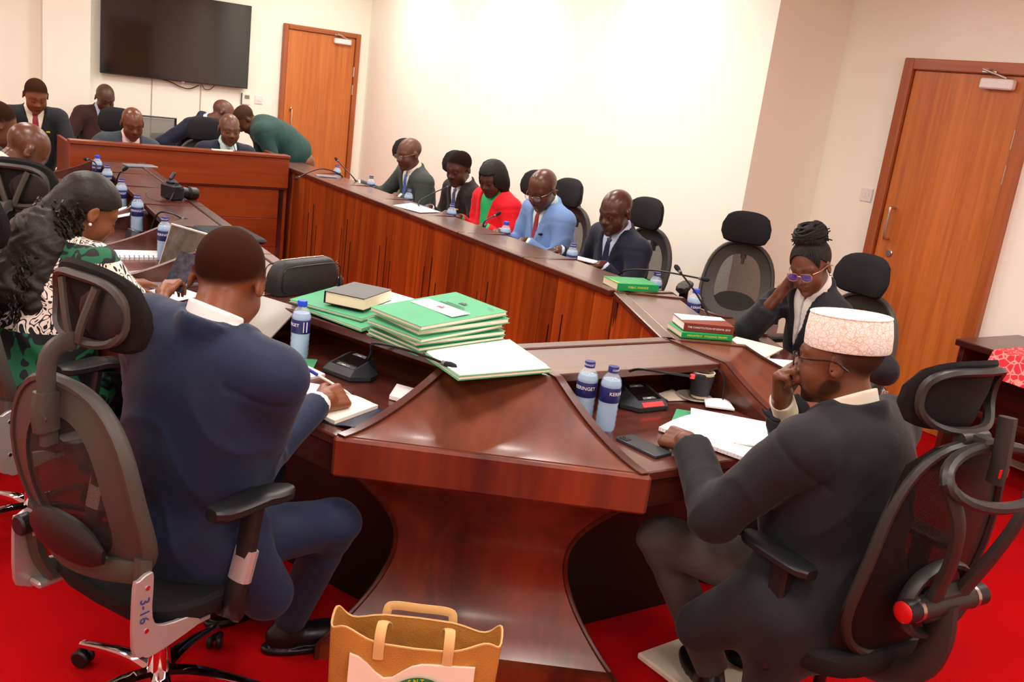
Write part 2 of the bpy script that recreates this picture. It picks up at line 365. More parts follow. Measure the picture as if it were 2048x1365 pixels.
def wedge_unit(o, d1, d2, label, pedestal=False, group=None, front=None):
    """corner filler between two facets; d1, d2 are the outward directions of its two sides (d1 is the clockwise one)"""
    d1, d2 = np.array(nrm(d1)), np.array(nrm(d2)); m = nrm(d1+d2)
    t = thing('corner_desk_unit', label, 'desk', (o[0], o[1], 0), place(o, m), group)
    a = math.radians(place(o, m)); R = np.array([[math.cos(a), math.sin(a)], [-math.sin(a), math.cos(a)]])
    e1, e2 = R@d1, R@d2
    if e1[0] > e2[0]: e1, e2 = e2, e1
    ss = np.concatenate([[.004, .1, .2, SD, SD+.02], np.linspace(SD+.05, DEP, 14)])
    us = np.linspace(0, 1, 9)
    g = G(); P = [[np.append(s*(e1*(1-u)+e2*u)*(1-.0*abs(u-.5)), slope(s)) for u in us] for s in ss]; g.sheet(P, .03); part('top', g, M_topw, t, angle=50)
    for e, sg in ((e1, 1), (e2, -1)):
        pth = [np.append(s*e, slope(s)+.001) for s in ss]; side = np.array([sg*abs(e[1]), -e[0]*sg*np.sign(e[1]) if abs(e[0]) > 1e-6 else 0, 0.])
        side = np.array([e[1], -e[0], 0.]); side = side*np.sign((m@m)*1.0); c = np.append((e1+e2)/2-e, 0); side = side*np.sign(side@c)
        rings = [[p+side*.002, p+side*.03, p+side*.03+(0, 0, .004), p+side*.002+(0, 0, .004)] for p in pth]
        g = G(); g.loft(rings); part('edge_strip', g, M_edge, t)
        pts = [(s, slope(s)-.002) for s in ss]; V = []; n = len(pts)
        prof = pts+[(DEP, .67), (.02, .67)]; n = len(prof)
        for off in (.001, .02): V += [np.append(s*e, z)+side*off for s, z in prof]
        g = G(); g.add(V, [list(range(n)), list(range(2*n-1, n-1, -1))]+[[i, (i+1) % n, n+(i+1) % n, n+i] for i in range(n)]); part('cheek', g, M_edge, t)
    c1, c2 = e1*DEP, e2*DEP; w = np.linalg.norm(c2-c1); yv = (c1[1]+c2[1])/2
    g = G(); g.box(((c1[0]+c2[0])/2, yv+.004, .715), (w+.012, .03, .115), .008); part('apron', g, M_apron, t)
    if pedestal:
        rings = []
        for z in np.concatenate([[0, .05, .052], np.linspace(.08, .665, 22)]):
            u = (z-.05)/.615
            if z < .0515: fd = yv-.105; hw = .455
            else:
                k = min(1, max(0, u)); bow = math.sin(math.pi*k**.9)
                fd = yv-(.14*(1-k)+.03*k)-.17*bow; hw = (.445*(1-k)+.395*k)-.155*bow
            back = max(.10, fd-.34); hb = hw*.78
            rings.append([(-hw, fd, z), (-hw*.5, fd, z), (0, fd, z), (hw*.5, fd, z), (hw, fd, z), (hw*.98, fd-.04, z), (hb, back, z), (-hb, back, z), (-hw*.98, fd-.04, z)])
        g = G(); g.loft(rings); part('pedestal', g, M_apron, t, angle=30)
        for s in (-1, 1):
            pth = [np.array(r[0 if s < 0 else 4])+(s*.001, .002, 0) for r in rings]; g = G(); g.sweep(pth, .008, n=6, up=(1, 0, 0)); part('pedestal_edge', g, M_edge, t)
    else:
        g = G(); g.box((0, DEP*.45, .33), (.06, .3, .66), .004); part('support', g, M_dark, t)
    # inner face of the corner
    g = G(); g.box((0, .03, .47), (.035, .03, .83), .004); part('corner_post', g, M_front, t)
    return t
A2, A1, A0, AL = (2.80, 3.27), (2.46, 2.56), (1.74, 2.54), (1.41, 3.37)
n1 = nrm((.71, -.34)); nl = nrm((-.93, -.37)); ll = nrm((-1, .05))
# right straight run
ys = [7.95, 7.32, 6.66, 6.01, 5.35, 4.73, 4.03, 3.30]
who = ['beside the front counter', 'with a slim phone lying on it', 'before the man in the grey-green suit', 'before the man in dark suit', 'before the woman in the red jacket', 'before the man in the light blue suit', 'before the bald man in navy']
for i in range(7):
    desk_unit((2.80, ys[i]), (1, 0), ys[i]-ys[i+1], 'mahogany desk unit of the far right row '+who[i], 5, (1, 0), i > 0)
wedge_unit(A2, n1, (1, 0), 'narrow mahogany wedge desk beside the green book and the empty chair')
def unit_between(a, b, out, label, planks=5):
    """inner edge runs from a to b (a is the start on the clockwise side)"""
    return desk_unit(a, out, math.dist(a, b), label, planks, (0, 0))
unit_between(A2, A1, n1, 'mahogany desk unit before the woman with braided bun, two books stacked on it')
wedge_unit(A1, (0, -1), n1, 'mahogany wedge desk between the capped man and the woman with glasses')
unit_between(A1, A0, (0, -1), 'mahogany desk unit before the man in the white cap')
wedge_unit(A0, nl, (0, -1), 'large worn mahogany wedge desk on a flared pedestal behind the jute bag', True)
unit_between(A0, AL, nl, 'mahogany desk unit before the man in navy writing in a notebook')
wedge_unit(AL, ll, nl, 'narrow mahogany wedge desk under the black zip bag')
yl = [3.42, 4.02, 4.65, 5.30, 5.97, 6.57, 7.2]
wl = ['nearest the zip bag', 'under the open laptop', 'with grey cup and microphone', 'with the camera lying on it', 'with a bottle behind the bald man', 'at its far end with a tablet']
for i in range(6):
    a = (1.45+.05*(yl[i]-4.18), yl[i])
    desk_unit(a, ll, (yl[i+1]-yl[i])*1.00, 'mahogany desk unit of the left row '+wl[i], 5, (1, 1 if i == 5 else 0))
# front counter across the far end
t = thing('counter', 'tall reddish wooden counter across the far end of the ring of desks', 'counter', (1.15, 7.45, 0))
cw = 1.63
g = G(); g.box((cw/2, .05, 1.0), (cw, .12, .026), .004); part('top_rail', g, M_counter, t)
g = G(); g.box((cw/2, .02, .868), (cw-.006, .03, .238), .003); part('upper_panel', g, M_counter, t)
g = G(); g.box((cw/2, .026, .742), (cw-.02, .03, .014), .002); part('groove_strip', g, M_edge, t)
for k in range(3):
    z0, z1 = .02+.238*k, .02+.238*(k+1)
    g = G(); g.box((cw/2-.03, .035, (z0+z1)/2), (cw-.08, .03, z1-z0-.003), .002); part('lower_panel', g, M_counter, t)
for x in (.012, cw-.012):
    g = G(); g.box((x, .3, .5), (.024, .54, .98), .003); part('side_panel', g, M_counter, t)
g = G(); g.box((cw/2, .35, .75), (cw-.06, .6, .03), .004); part('work_top', g, M_top, t)
# ------------------------------------------------------------------ office chairs
M_plas = mat('chair_grey_plastic', '#474540', .45, spec=.45, bump=(900, .05))
M_plasB = mat('chair_dark_plastic', '#2e2c2a', .42, bump=(900, .05))
M_plasd = mat('chair_black_plastic', '#1b1b1d', .40)
M_pad = mat('chair_pad_fabric', '#1d1c1d', .8, spec=.25, bump=(700, .35))
M_silver = mat('silver_paint', '#b9b7b4', .38, metal=.55)
M_red = mat('red_enamel', '#c8141a', .3)
M_ink = mat('blue_ink', '#3b3f86', .6)
def mesh_fabric(name, color, alpha):
    """woven mesh upholstery with tiny open holes"""
    if name in MATS: return MATS[name]
    m = mat(name, color, .6, spec=.3); nt = m.node_tree; b = nt.nodes['Principled BSDF']; L = nt.links.new
    tc = nt.nodes.new('ShaderNodeTexCoord'); n = nt.nodes.new('ShaderNodeTexVoronoi'); n.inputs['Scale'].default_value = 800
    L(tc.outputs['Object'], n.inputs['Vector']); mr = nt.nodes.new('ShaderNodeMapRange'); mr.inputs[1].default_value = .30; mr.inputs[2].default_value = .5
    mr.inputs[3].default_value = alpha-.15; mr.inputs[4].default_value = min(1, alpha+.18); L(n.outputs[0], mr.inputs[0]); L(mr.outputs[0], b.inputs['Alpha'])
    return m
M_mesh = mesh_fabric('chair_mesh', '#2e2b2a', .66)
M_meshd = mesh_fabric('chair_mesh_dense', '#191819', .80)
def backy(z): return -.205-.16*(z-.52)-.05*math.sin((z-.52)/.5*math.pi)   # spinal curve of the backrest
def outline(n=40, zc=.755, h=.245, wt=.185, wb=.24, pw=2.6):
    out = []
    for a in np.arange(n)/n*2*np.pi:
        c, s_ = math.cos(a), math.sin(a); x = np.sign(c)*abs(c)**(2/pw); z = np.sign(s_)*abs(s_)**(2/pw)
        w = wt+(wb-wt)*(1-(z+1)/2)**.8; w *= 1-.06*max(0, -z-.55)/.45
        out.append((x*w, zc+z*h))
    return np.array(out)
def headrest_pad(g, w=.15, h=.10, zc=1.155, y0=-.215, th=.045, wrap=1.3, n=15):
    rings = []
    for i in range(n):
        x = -1+2*i/(n-1); xe = x*.995; k = (1-abs(xe)**3.2)**(1/3.2); hh = h*max(k, .06)*(1-.0*x); t = th*max(.25, k**.5)
        zs = zc+.012*(1-x*x)
        ring = []
        for a in np.arange(12)/12*2*np.pi:
            c, s_ = math.cos(a), math.sin(a); yy = np.sign(c)*abs(c)**.7*t/2; zz = np.sign(s_)*abs(s_)**.75*hh
            ring.append((x*w, y0+wrap*(x*w)**2+yy-.022*(zz/h)**2*1+.10*max(0, zz)*.12+.03*max(0, -zz/h), zs+zz))
        rings.append(ring)
    g.loft(rings)
def caster(g, p, a):
    M = rot('Z', a)
    for s in (-1, 1): g.lathe([(0, -.009), (.022, -.009), (.027, -.004), (.027, .004), (.022, .009), (0, .009)], 12, M@rot('X', 90), np.array(p)+M@np.array((0, s*.014, 0)))
def base_parts(t, rz=0, bz=0.):
    for k in range(5):
        a = math.radians(90+72*k+rz); d = np.array((math.cos(a), math.sin(a), 0.))
        pth = [d*.03+(0, 0, .115), d*.10+(0, 0, .118), d*.2+(0, 0, .10), d*.31+(0, 0, .07)]
        g = G(); g.sweep(catmull(pth, 4), [.026, .024, .018, .014], [.02, .016, .012, .010], 8, sq=.7); arm = part('base_leg', g, M_chrome, t)
        g = G(); q = d*.31; caster(g, q+(0, 0, .028), math.degrees(a)+20); g.tube(q+(0, 0, .03), q+(0, 0, .068), .008); part('caster', g, M_black, arm)
    g = G(); g.lathe([(.0, .07), (.034, .07), (.036, .10), (.03, .15), (.026, .20), (0, .20)], 16); part('hub', g, M_chrome, t)
    g = G(); g.lathe([(.0, .19), (.017, .19), (.017, .40), (0, .40)], 12); g.lathe([(0, .19), (.026, .19), (.026, .22), (0, .22)], 14); part('gas_column', g, M_chrome if bz == 0 else M_black, t)
    g = G(); g.box((0, 0, .385), (.2, .24, .045), .015); part('tilt_mechanism', g, M_plasd, t)
def office_chair(label, loc, rz, text=False, group='high backed mesh office chairs', head_drop=0.):
    t = thing('office_chair', label, 'chair', (*loc, 0), rz, group)
    base_parts(t, 20)
    # seat
    rings = []
    for i, z in enumerate((.405, .41, .43, .455, .468, .470)):
        k = (.90, .96, 1.0, 1.0, .96, .80)[i]; ring = []
        for a in np.arange(24)/24*2*np.pi:
            c, s_ = math.cos(a), math.sin(a); x = np.sign(c)*abs(c)**.55*.245*k; y = .03+np.sign(s_)*abs(s_)**.55*.235*k
            ring.append((x, y, z-.05*max(0, y-.17)-.012*(1-(x/.245)**2)*(z > .46)))
        rings.append(ring)
    g = G(); g.loft(rings); part('seat', g, M_meshd if 0 else M_pad, t)
    # back frame loop + band at the top
    ol = outline(); P = np.array([(x, backy(z)+.9*x*x, z) for x, z in ol])
    g = G(); g.sweep(P, [.013]*len(P), [.02]*len(P), 8, True, up=(0, 1, 0)); 
    inner = outline(40, .748, .178, .118, .155); Q = np.array([(x, backy(z)+.9*x*x, z) for x, z in inner])
    n = len(P); V = np.vstack([P+(0, .006, 0), Q+(0, .006, 0), Q-(0, .008, 0), P-(0, .012, 0)]); F = []
    for i in range(n):
        j = (i+1) % n
        for k in range(3): F.append((k*n+i, k*n+j, (k+1)*n+j, (k+1)*n+i))
        F.append((3*n+i, 3*n+j, j, i))
    g.add(V, F); part('back_frame', g, M_plas, t, angle=45)
    # mesh panel
    m = 9; us = np.linspace(-1, 1, m); rows = []
    for z in np.linspace(.548, .95, 12):
        xs = inner[abs(inner[:, 1]-z) < .03]; w = np.interp(z, [.55, .56, .62, .75, .9, .945, .955], [.09, .13, .165, .155, .135, .10, .05])
        rows.append([(u*w, backy(z)+.9*(u*w)**2-.002, z) for u in us])
    g = G(); R_ = np.array(rows); a, b_ = R_.shape[:2]
    g.add(R_.reshape(-1, 3), [(i*b_+j, i*b_+j+1, (i+1)*b_+j+1, (i+1)*b_+j) for i in range(a-1) for j in range(b_-1)]); part('back_mesh', g, M_mesh, t, fix=False)
    # lumbar pad + its bracket
    rings = []
    for i in range(9):
        x = -1+i/4; k = max(.1, (1-abs(x)**2.6))**.5
        rings.append([(x*.135, backy(.62)-.035+.5*(x*.135)**2+math.cos(a_)*.018*k, .615+.012*(1-x*x)+math.sin(a_)*.058*k) for a_ in np.arange(10)/10*2*np.pi])
    g = G(); g.loft(rings); part('lumbar_pad', g, M_plasd, t)
    # lower yoke running to the silver brackets
    for s in (-1, 1):
        pth = catmull([(s*.20, backy(.60)+.02, .62), (s*.205, -.225, .54), (s*.20, -.215, .47), (s*.185, -.19, .41)], 4)
        g = G(); g.sweep(pth, .022, .016, 8, up=(0, 1, 0), sq=.7); part('back_upright', g, M_plas, t)
        g = G(); pr = np.array([(.0, .155), (.028, .165), (.04, .15), (.04, .045), (.075, .012), (.16, .0), (.175, -.014), (.17, -.034), (.05, -.055), (.015, -.045), (-.012, -.015), (-.012, .14)])
        pr = catmull(np.c_[pr, np.zeros(len(pr))], 3, True)[:, :2]
        Mx = np.array([[0, 0, s], [1, 0, 0], [0, 1, 0]]).T if 0 else np.array([[0, 0, 1], [1, 0, 0], [0, 1, 0]])
        g.prism(pr, -.006 if s > 0 else -.006, .006, .002, Mx, (s*.226, -.255, .43))
        g.box((s*.2, -.13, .395), (.045, .2, .02), .006)
        br = part('seat_bracket', g, M_silver, t)
        for q in (.02, .13):
            g2 = G(); g2.lathe([(0, 0), (.006, 0), (.006, .002), (0, .002)], 10, rot('Y', 90*s), (s*.232, -.245+.012, .43+q)); part('screw', g2, M_chrome, br)
        if text:
            # handwriting on the outer face of the bracket, running down it
            xd, yd = ((0, 0, -1), (0, 1, 0)) if s > 0 else ((0, 0, -1), (0, -1, 0))
            z_ = np.cross(xd, yd)
            text_part('handwriting', '3-16' if s > 0 else 'XA', .036, M_ink, br, frame((s*.2335, -.241, .505), xd, yd, z_))
    g = G(); g.sweep(catmull([(-.2, backy(.57)+.02, .575), (-.1, backy(.57)-.02, .565), (0, backy(.57)-.035, .56), (.1, backy(.57)-.02, .565), (.2, backy(.57)+.02, .575)], 4), .012, .03, 8, up=(0, 0, 1), sq=.7); part('back_crossbar', g, M_plas, t)
    g = G(); g.lathe([(0, 0), (.036, 0), (.036, .006), (0, .006)], 20, rot('X', 90), (-.2, backy(.57)-.004, .57)); kr = part('knob_ring', g, M_silver, t)
    g = G(); g.lathe([(0, 0), (.026, 0), (.027, .03), (.022, .036), (0, .036)], 18, rot('X', 90), (-.2, backy(.57)-.008, .57)); part('tilt_knob', g, M_plasd, t)
    # arms
    for s in (-1, 1):
        pth = catmull([(s*.20, .02, .40), (s*.262, .0, .405), (s*.275, -.01, .46), (s*.28, .01, .56), (s*.282, .03, .695)], 4)
        g = G(); g.sweep(pth, .017, .028, 8, up=(1, 0, 0), sq=.7); arm = part('arm_post', g, M_plasd, t)
        g = G(); g.sweep([(s*.2778, .0, .505), (s*.281, .018, .585)], .0195, .031, 10, up=(1, 0, 0), sq=.7); part('arm_sleeve', g, M_silver, arm)
        rings = []
        for i in range(11):
            y = -.105+.255*i/10; k = (1-abs((i-5)/5)**4)**.25 if 0 < i < 10 else .45
            z = .712+.012*((i-3)/7)**2*(-1 if i > 6 else .6)
            rings.append([(s*.283+math.cos(a_)*abs(math.cos(a_))**-.35*.043*k, y, z+math.sin(a_)*abs(math.sin(a_))**-.4*.0165) for a_ in (np.arange(12)+.5)/12*2*np.pi])
        g = G(); g.loft(rings); part('arm_pad', g, M_plasd, arm)
    # headrest
    hz = -head_drop
    g = G(); headrest_pad(g, zc=1.155+hz); hp = part('headrest', g, M_pad, t)
    g = G(); lp = []
    for a_ in np.arange(36)/36*2*np.pi:
        c, s_ = math.cos(a_), math.sin(a_); x = np.sign(c)*abs(c)**.6*.118; z = np.sign(s_)*abs(s_)**.7*.074
        lp.append((x, -.238+1.3*x*x-.02*(z/.098)**2, 1.162+hz+z))
    g.sweep(lp, .010, .014, 6, True, up=(0, 1, 0)); part('headrest_rim', g, M_plas, hp)
    for s in (-1, 1):
        g = G(); g.sweep(catmull([(s*.012, -.262, 1.09+hz), (s*.03, -.262, 1.14+hz), (s*.06, -.252, 1.22+hz)], 4), .011, .007, 6, up=(0, 1, 0)); part('headrest_rib', g, M_plas, hp)
    g = G(); g.sphere((.055, -.236, 1.16+hz), (.075, .008, .062), 16, 8); part('headrest_web', g, M_plasd, hp)
    g = G(); g.sweep(catmull([(0, -.318, .86), (0, -.325, .95), (0, -.325, 1.05+hz), (0, -.30, 1.085+hz), (0, -.26, 1.09+hz)], 4), .021, .010, 8, up=(1, 0, 0), sq=.6); part('headrest_stem', g, M_plas, t)
    g = G(); g.sweep(catmull([(0, -.325, .895), (0, -.327, .94), (0, -.325, .985)], 3), [.03, .034, .03], .018, 10, up=(1, 0, 0), sq=.7); cl = part('stem_clamp', g, M_plas, t)
    g = G(); g.lathe([(0, 0), (.008, 0), (.008, .003), (0, .003)], 10, rot('X', 90), (.018, -.343, .93)); part('screw', g, M_chrome, cl)
    return t
def spine_chair(label, loc, rz):
    """black chair whose back hangs on a forked spine with red capped knobs"""
    t = thing('office_chair', label, 'chair', (*loc, 0), rz)
    base_parts(t, 50, 1)
    rings = []
    for i, z in enumerate((.405, .41, .43, .46, .475, .478)):
        k = (.90, .96, 1.0, 1.0, .96, .80)[i]
        rings.append([(np.sign(math.cos(a))*abs(math.cos(a))**.55*.25*k, .03+np.sign(math.sin(a))*abs(math.sin(a))**.55*.24*k, z) for a in np.arange(24)/24*2*np.pi])
    g = G(); g.loft(rings); part('seat', g, M_pad, t)
    by = lambda z: -.19-.15*(z-.48)-.03*math.sin((z-.48)/.5*math.pi)
    ol = outline(40, .765, .305, .20, .235, 2.8); P = np.array([(x, by(z)+.9*x*x, z) for x, z in ol])
    g = G(); g.sweep(P, .012, .016, 8, True, up=(0, 1, 0)); part('back_frame', g, M_plasB, t)
    m = 9; rows = []
    for z in np.linspace(.465, 1.065, 14):
        w = np.interp(z, [.462, .5, .6, .75, .95, 1.04, 1.068], [.13, .21, .232, .225, .21, .185, .12])
        rows.append([(u*w, by(z)+.9*(u*w)**2, z) for u in np.linspace(-1, 1, m)])
    R_ = np.array(rows); a, b_ = R_.shape[:2]; g = G()
    g.add(R_.reshape(-1, 3), [(i*b_+j, i*b_+j+1, (i+1)*b_+j+1, (i+1)*b_+j) for i in range(a-1) for j in range(b_-1)]); part('back_mesh', g, mesh_fabric('chair_mesh_black', '#0f0f10', .9), t, fix=False)
    # top handle ring
    lp = [(math.cos(a)*.19, -.315-.055*(1-math.sin(a))*.9+.02, 1.02+.055*math.sin(a)) for a in np.arange(28)/28*2*np.pi]
    g = G(); g.sweep(lp, .014, .016, 8, True, up=(0, 1, 0)); part('top_ring', g, M_plasB, t)
    for s in (-1, 1):
        g = G(); g.sweep(catmull([(s*.17, -.325, 1.015), (s*.125, -.35, .92), (s*.085, -.335, .81), (s*.055, -.30, .70), (s*.04, -.285, .64)], 5), [.018, .02, .022, .026, .028], [.012, .012, .013, .016, .018], 8, up=(0, 1, 0), sq=.7); part('spine_fork', g, M_plasB, t)
    g = G(); g.tube((-.10, -.29, .66), (.10, -.29, .66), .030, n=14); g.box((0, -.285, .66), (.14, .05, .10), .02); hub = part('spine_hub', g, M_plasB, t)
    for s in (-1, 1):
        g = G(); g.tube((s*.10, -.29, .66), (s*.112, -.29, .66), .031, n=16); part('knob_ring', g, M_steel, hub)
        g = G(); g.tube((s*.112, -.29, .66), (s*.15, -.29, .66), .029, n=16); part('knob', g, M_plasd, hub)
        g = G(); g.sphere((s*.15, -.29, .66), (.006, .027, .027), 16, 8); part('knob_cap', g, M_red, hub)
    g = G(); g.sweep(catmull([(0, -.285, .66), (0, -.30, .56), (0, -.27, .46), (0, -.16, .395), (0, 0, .385)], 5), [.045, .04, .036, .04, .05], [.02, .02, .02, .018, .016], 8, up=(1, 0, 0), sq=.7); part('spine_leg', g, M_plasB, t)
    g = G(); lp = [(math.cos(a)*.12, -.27+.0*a, .66+.095*math.sin(a)) for a in np.arange(28)/28*2*np.pi]; g.sweep(lp, .012, .02, 8, True, up=(0, 1, 0)); part('lumbar_loop', g, M_plasB, t)
    for s in (-1, 1):
        g = G(); g.box((s*.275, -.02, .52), (.035, .055, .30), .008); g.box((s*.235, -.02, .385), (.11, .05, .03), .008); arm = part('arm_post', g, M_plasd, t)
        rings = []
        for i in range(11):
            y = -.115+.235*i/10; k = (1-abs((i-5)/5)**4)**.25 if 0 < i < 10 else .45
            rings.append([(s*.277+math.cos(a_)*abs(math.cos(a_))**-.35*.042*k, y, .683+math.sin(a_)*abs(math.sin(a_))**-.4*.0145) for a_ in (np.arange(12)+.5)/12*2*np.pi])
        g = G(); g.loft(rings); part('arm_pad', g, M_plasd, arm)
    g = G(); headrest_pad(g, .155, .092, 1.165, -.215, .03, 2.6); hp = part('headrest', g, M_pad, t)
    g = G(); lp = []
    for a_ in np.arange(36)/36*2*np.pi:
        c, s_ = math.cos(a_), math.sin(a_); x = np.sign(c)*abs(c)**.6*.138; z = np.sign(s_)*abs(s_)**.7*.074; lp.append((x, -.238+2.6*x*x-.02*(z/.098)**2, 1.17+z))
    g.sweep(lp, .010, .014, 6, True, up=(0, 1, 0)); part('headrest_rim', g, M_plasB, hp)
    g = G(); g.tube((-.05, -.255, 1.08), (.05, -.255, 1.08), .018, n=12); g.box((0, -.28, 1.08), (.05, .06, .03), .008); part('headrest_joint', g, M_plasB, hp)
    g = G(); g.sweep(catmull([(0, -.335, 1.0), (0, -.335, 1.06), (0, -.325, 1.16)], 4), .021, .013, 8, up=(1, 0, 0), sq=.6); part('headrest_stem', g, M_plasB, t)
    g = G(); g.box((0, -.3505, 1.03), (.036, .003, .022), .001); part('red_tag', g, M_red, t)
    return t
def face(ax, ay): return math.degrees(math.atan2(ay, ax))-90   # rotation that turns local +y to (ax, ay)
chairA = office_chair('grey mesh office chair of the man in navy, pen marks on its silver brackets', (.585, 2.30), face(.9, .43), True)
def chair_copy(label, loc, rz):
    return dup(chairA, (*loc, 0), rz, label, 'high backed mesh office chairs')
spine_chair('black office chair with forked spine and red capped knobs behind the capped man', (2.17, 1.40), face(.06, 1))

chairR = office_chair('empty mesh office chair at the far end of the right row', (3.82, 7.90), face(-1, -.1), False, 'high backed mesh office chairs', .065)
for lab, loc, r in (('mesh office chair behind the man in the grey-green suit', (3.84, 7.02), face(-1, 0)), ('mesh office chair hidden behind the woman in red and the dark suited man', (3.86, 6.46), face(-1, .05)),
                    ('mesh office chair of the woman in the red jacket', (3.84, 5.80), face(-1, 0)), ('mesh office chair behind the man in light blue', (3.84, 5.36), face(-1, -.1)),
                    ('mesh office chair of the bald man in dark navy', (3.84, 4.52), face(-1, -.1)), ('empty mesh office chair turned to the room beside the woman with the bun', (4.33, 3.98), face(-.80, -.60)),
                    ('mesh office chair of the woman with the braided bun', (3.72, 2.80), face(-.95, .0))):
    dup(chairR, (*loc, 0), r, lab, 'high backed mesh office chairs')
for lab, loc, r in (('mesh office chair of the woman in the printed dress', (.42, 3.42), face(.9, .45)), ('empty mesh office chair at the left edge between the printed dress and the bald man', (.56, 4.22), face(.55, .83)), ('mesh office chair of the bald man reading on the left', (.38, 5.25), face(.95, .2)), ('mesh office chair of the dark haired man at the left edge', (.36, 6.33), face(.95, .2))):
    dup(chairA, (*loc, 0), r, lab, 'high backed mesh office chairs', ('handwriting',))
# ------------------------------------------------------------------ implicit-surface modelling for people
def vlen(v): return np.sqrt(np.einsum('ij,ij->i', v, v))
def rc(P, a, b, r1, r2):
    a = np.asarray(a, float); b = np.asarray(b, float); ba = b-a; pa = P-a
    h = np.clip(pa@ba/max(ba@ba, 1e-9), 0, 1); return vlen(pa-h[:, None]*ba)-(r1+(r2-r1)*h)
def el(P, c, r, R=None):
    q = P-np.asarray(c, float)
    if R is not None: q = q@np.asarray(R).T
    r = np.asarray(r, float); k0 = vlen(q/r); k1 = vlen(q/(r*r)); return k0*(k0-1)/np.maximum(k1, 1e-9)
def su(a, b, k):
    h = np.clip(.5+.5*(b-a)/k, 0, 1); return b*(1-h)+a*h-k*h*(1-h)
def ss(a, b, k):  # smooth subtraction of b from a
    h = np.clip(.5-.5*(a+b)/k, 0, 1); return a*(1-h)-b*h+k*h*(1-h)
def sm(x, a, b):
    t = np.clip((x-a)/(b-a), 0, 1); return t*t*(3-2*t)
def sdf_mesh(name, f, lo, hi, h, m, org, color=None, B=8):
    lo = np.asarray(lo, float)-2*h; hi = np.asarray(hi, float)+2*h
    n = np.ceil((hi-lo)/h/B).astype(int); ax = [np.arange(k) for k in n]
    I, J, K = np.meshgrid(*ax, indexing='ij'); bi = np.c_[I.ravel(), J.ravel(), K.ravel()]
    dc = f(lo+(bi+.5)*B*h); act = np.abs(dc) < h*B*.87*1.45+.006
    D = np.ones(n*B+1, np.float32); D[:-1, :-1, :-1] = np.kron(np.where(dc > 0, 1, -1).reshape(n).astype(np.float32), np.ones((B, B, B), np.float32))
    o = np.arange(B); oi = np.stack(np.meshgrid(o, o, o, indexing='ij'), -1).reshape(-1, 3)
    A = bi[act]
    for s in range(0, len(A), 256):
        g = (A[s:s+256][:, None, :]*B+oi[None]).reshape(-1, 3); D[g[:, 0], g[:, 1], g[:, 2]] = f(lo+g*h)
    S_ = D < 0
    cnt = np.zeros(np.array(D.shape)-1, np.int8)
    for a in (0, 1):
        for b in (0, 1):
            for c in (0, 1): cnt += S_[a:a+cnt.shape[0], b:b+cnt.shape[1], c:c+cnt.shape[2]]
    cells = np.argwhere((cnt > 0) & (cnt < 8)); idx = -np.ones(cnt.shape, np.int32); idx[tuple(cells.T)] = np.arange(len(cells))
    co = np.array([(a, b, c) for a in (0, 1) for b in (0, 1) for c in (0, 1)])
    val = np.stack([D[tuple((cells+q).T)] for q in co], 1).astype(float)
    acc = np.zeros((len(cells), 3)); num = np.zeros(len(cells))
    for i in range(8):
        for j in range(i+1, 8):
            if abs(co[i]-co[j]).sum() == 1:
                va, vb = val[:, i], val[:, j]; k = (va < 0) != (vb < 0); t = np.where(k, va/np.where(k, va-vb, 1), 0)
                t = np.clip(t, .02, .98); acc += np.where(k[:, None], co[i]+t[:, None]*(co[j]-co[i]), 0); num += k
    V = lo+(cells+acc/np.maximum(num, 1)[:, None])*h
    F = []
    for a in range(3):
        u, w = (a+1) % 3, (a+2) % 3
        sl0 = [slice(None)]*3; sl1 = [slice(None)]*3; sl0[a] = slice(0, -1); sl1[a] = slice(1, None)
        for q in (u, w): sl0[q] = slice(1, -1); sl1[q] = slice(1, -1)
        s0, s1 = S_[tuple(sl0)], S_[tuple(sl1)]; e = np.argwhere(s0 != s1)
        if not len(e): continue
        sg = s0[tuple(e.T)]; base = e.copy(); base[:, u] += 1; base[:, w] += 1
        def cell(du, dw): c = base.copy(); c[:, u] += du; c[:, w] += dw; return idx[tuple(c.T)]
        q = np.stack([cell(-1, -1), cell(0, -1), cell(0, 0), cell(-1, 0)], 1); q[~sg] = q[~sg][:, ::-1]; F.append(q)
    F = np.concatenate(F); F = F[(F >= 0).all(1)]
    me = bpy.data.meshes.new(name); me.vertices.add(len(V)); me.vertices.foreach_set('co', (V-np.asarray(org)).astype(np.float32).ravel())
    me.loops.add(F.size); me.loops.foreach_set('vertex_index', F.astype(np.int32).ravel()); me.polygons.add(len(F))
    me.polygons.foreach_set('loop_start', np.arange(0, F.size, 4, dtype=np.int32)); me.polygons.foreach_set('loop_total', np.full(len(F), 4, np.int32))
    me.update(calc_edges=True); me.materials.append(m); me.shade_smooth()
    if color is not None:
        c = np.ones((len(V), 4), np.float32); c[:, :3] = color(V); ca = me.color_attributes.new('tint', 'FLOAT_COLOR', 'POINT'); ca.data.foreach_set('color', c.ravel())
    return me
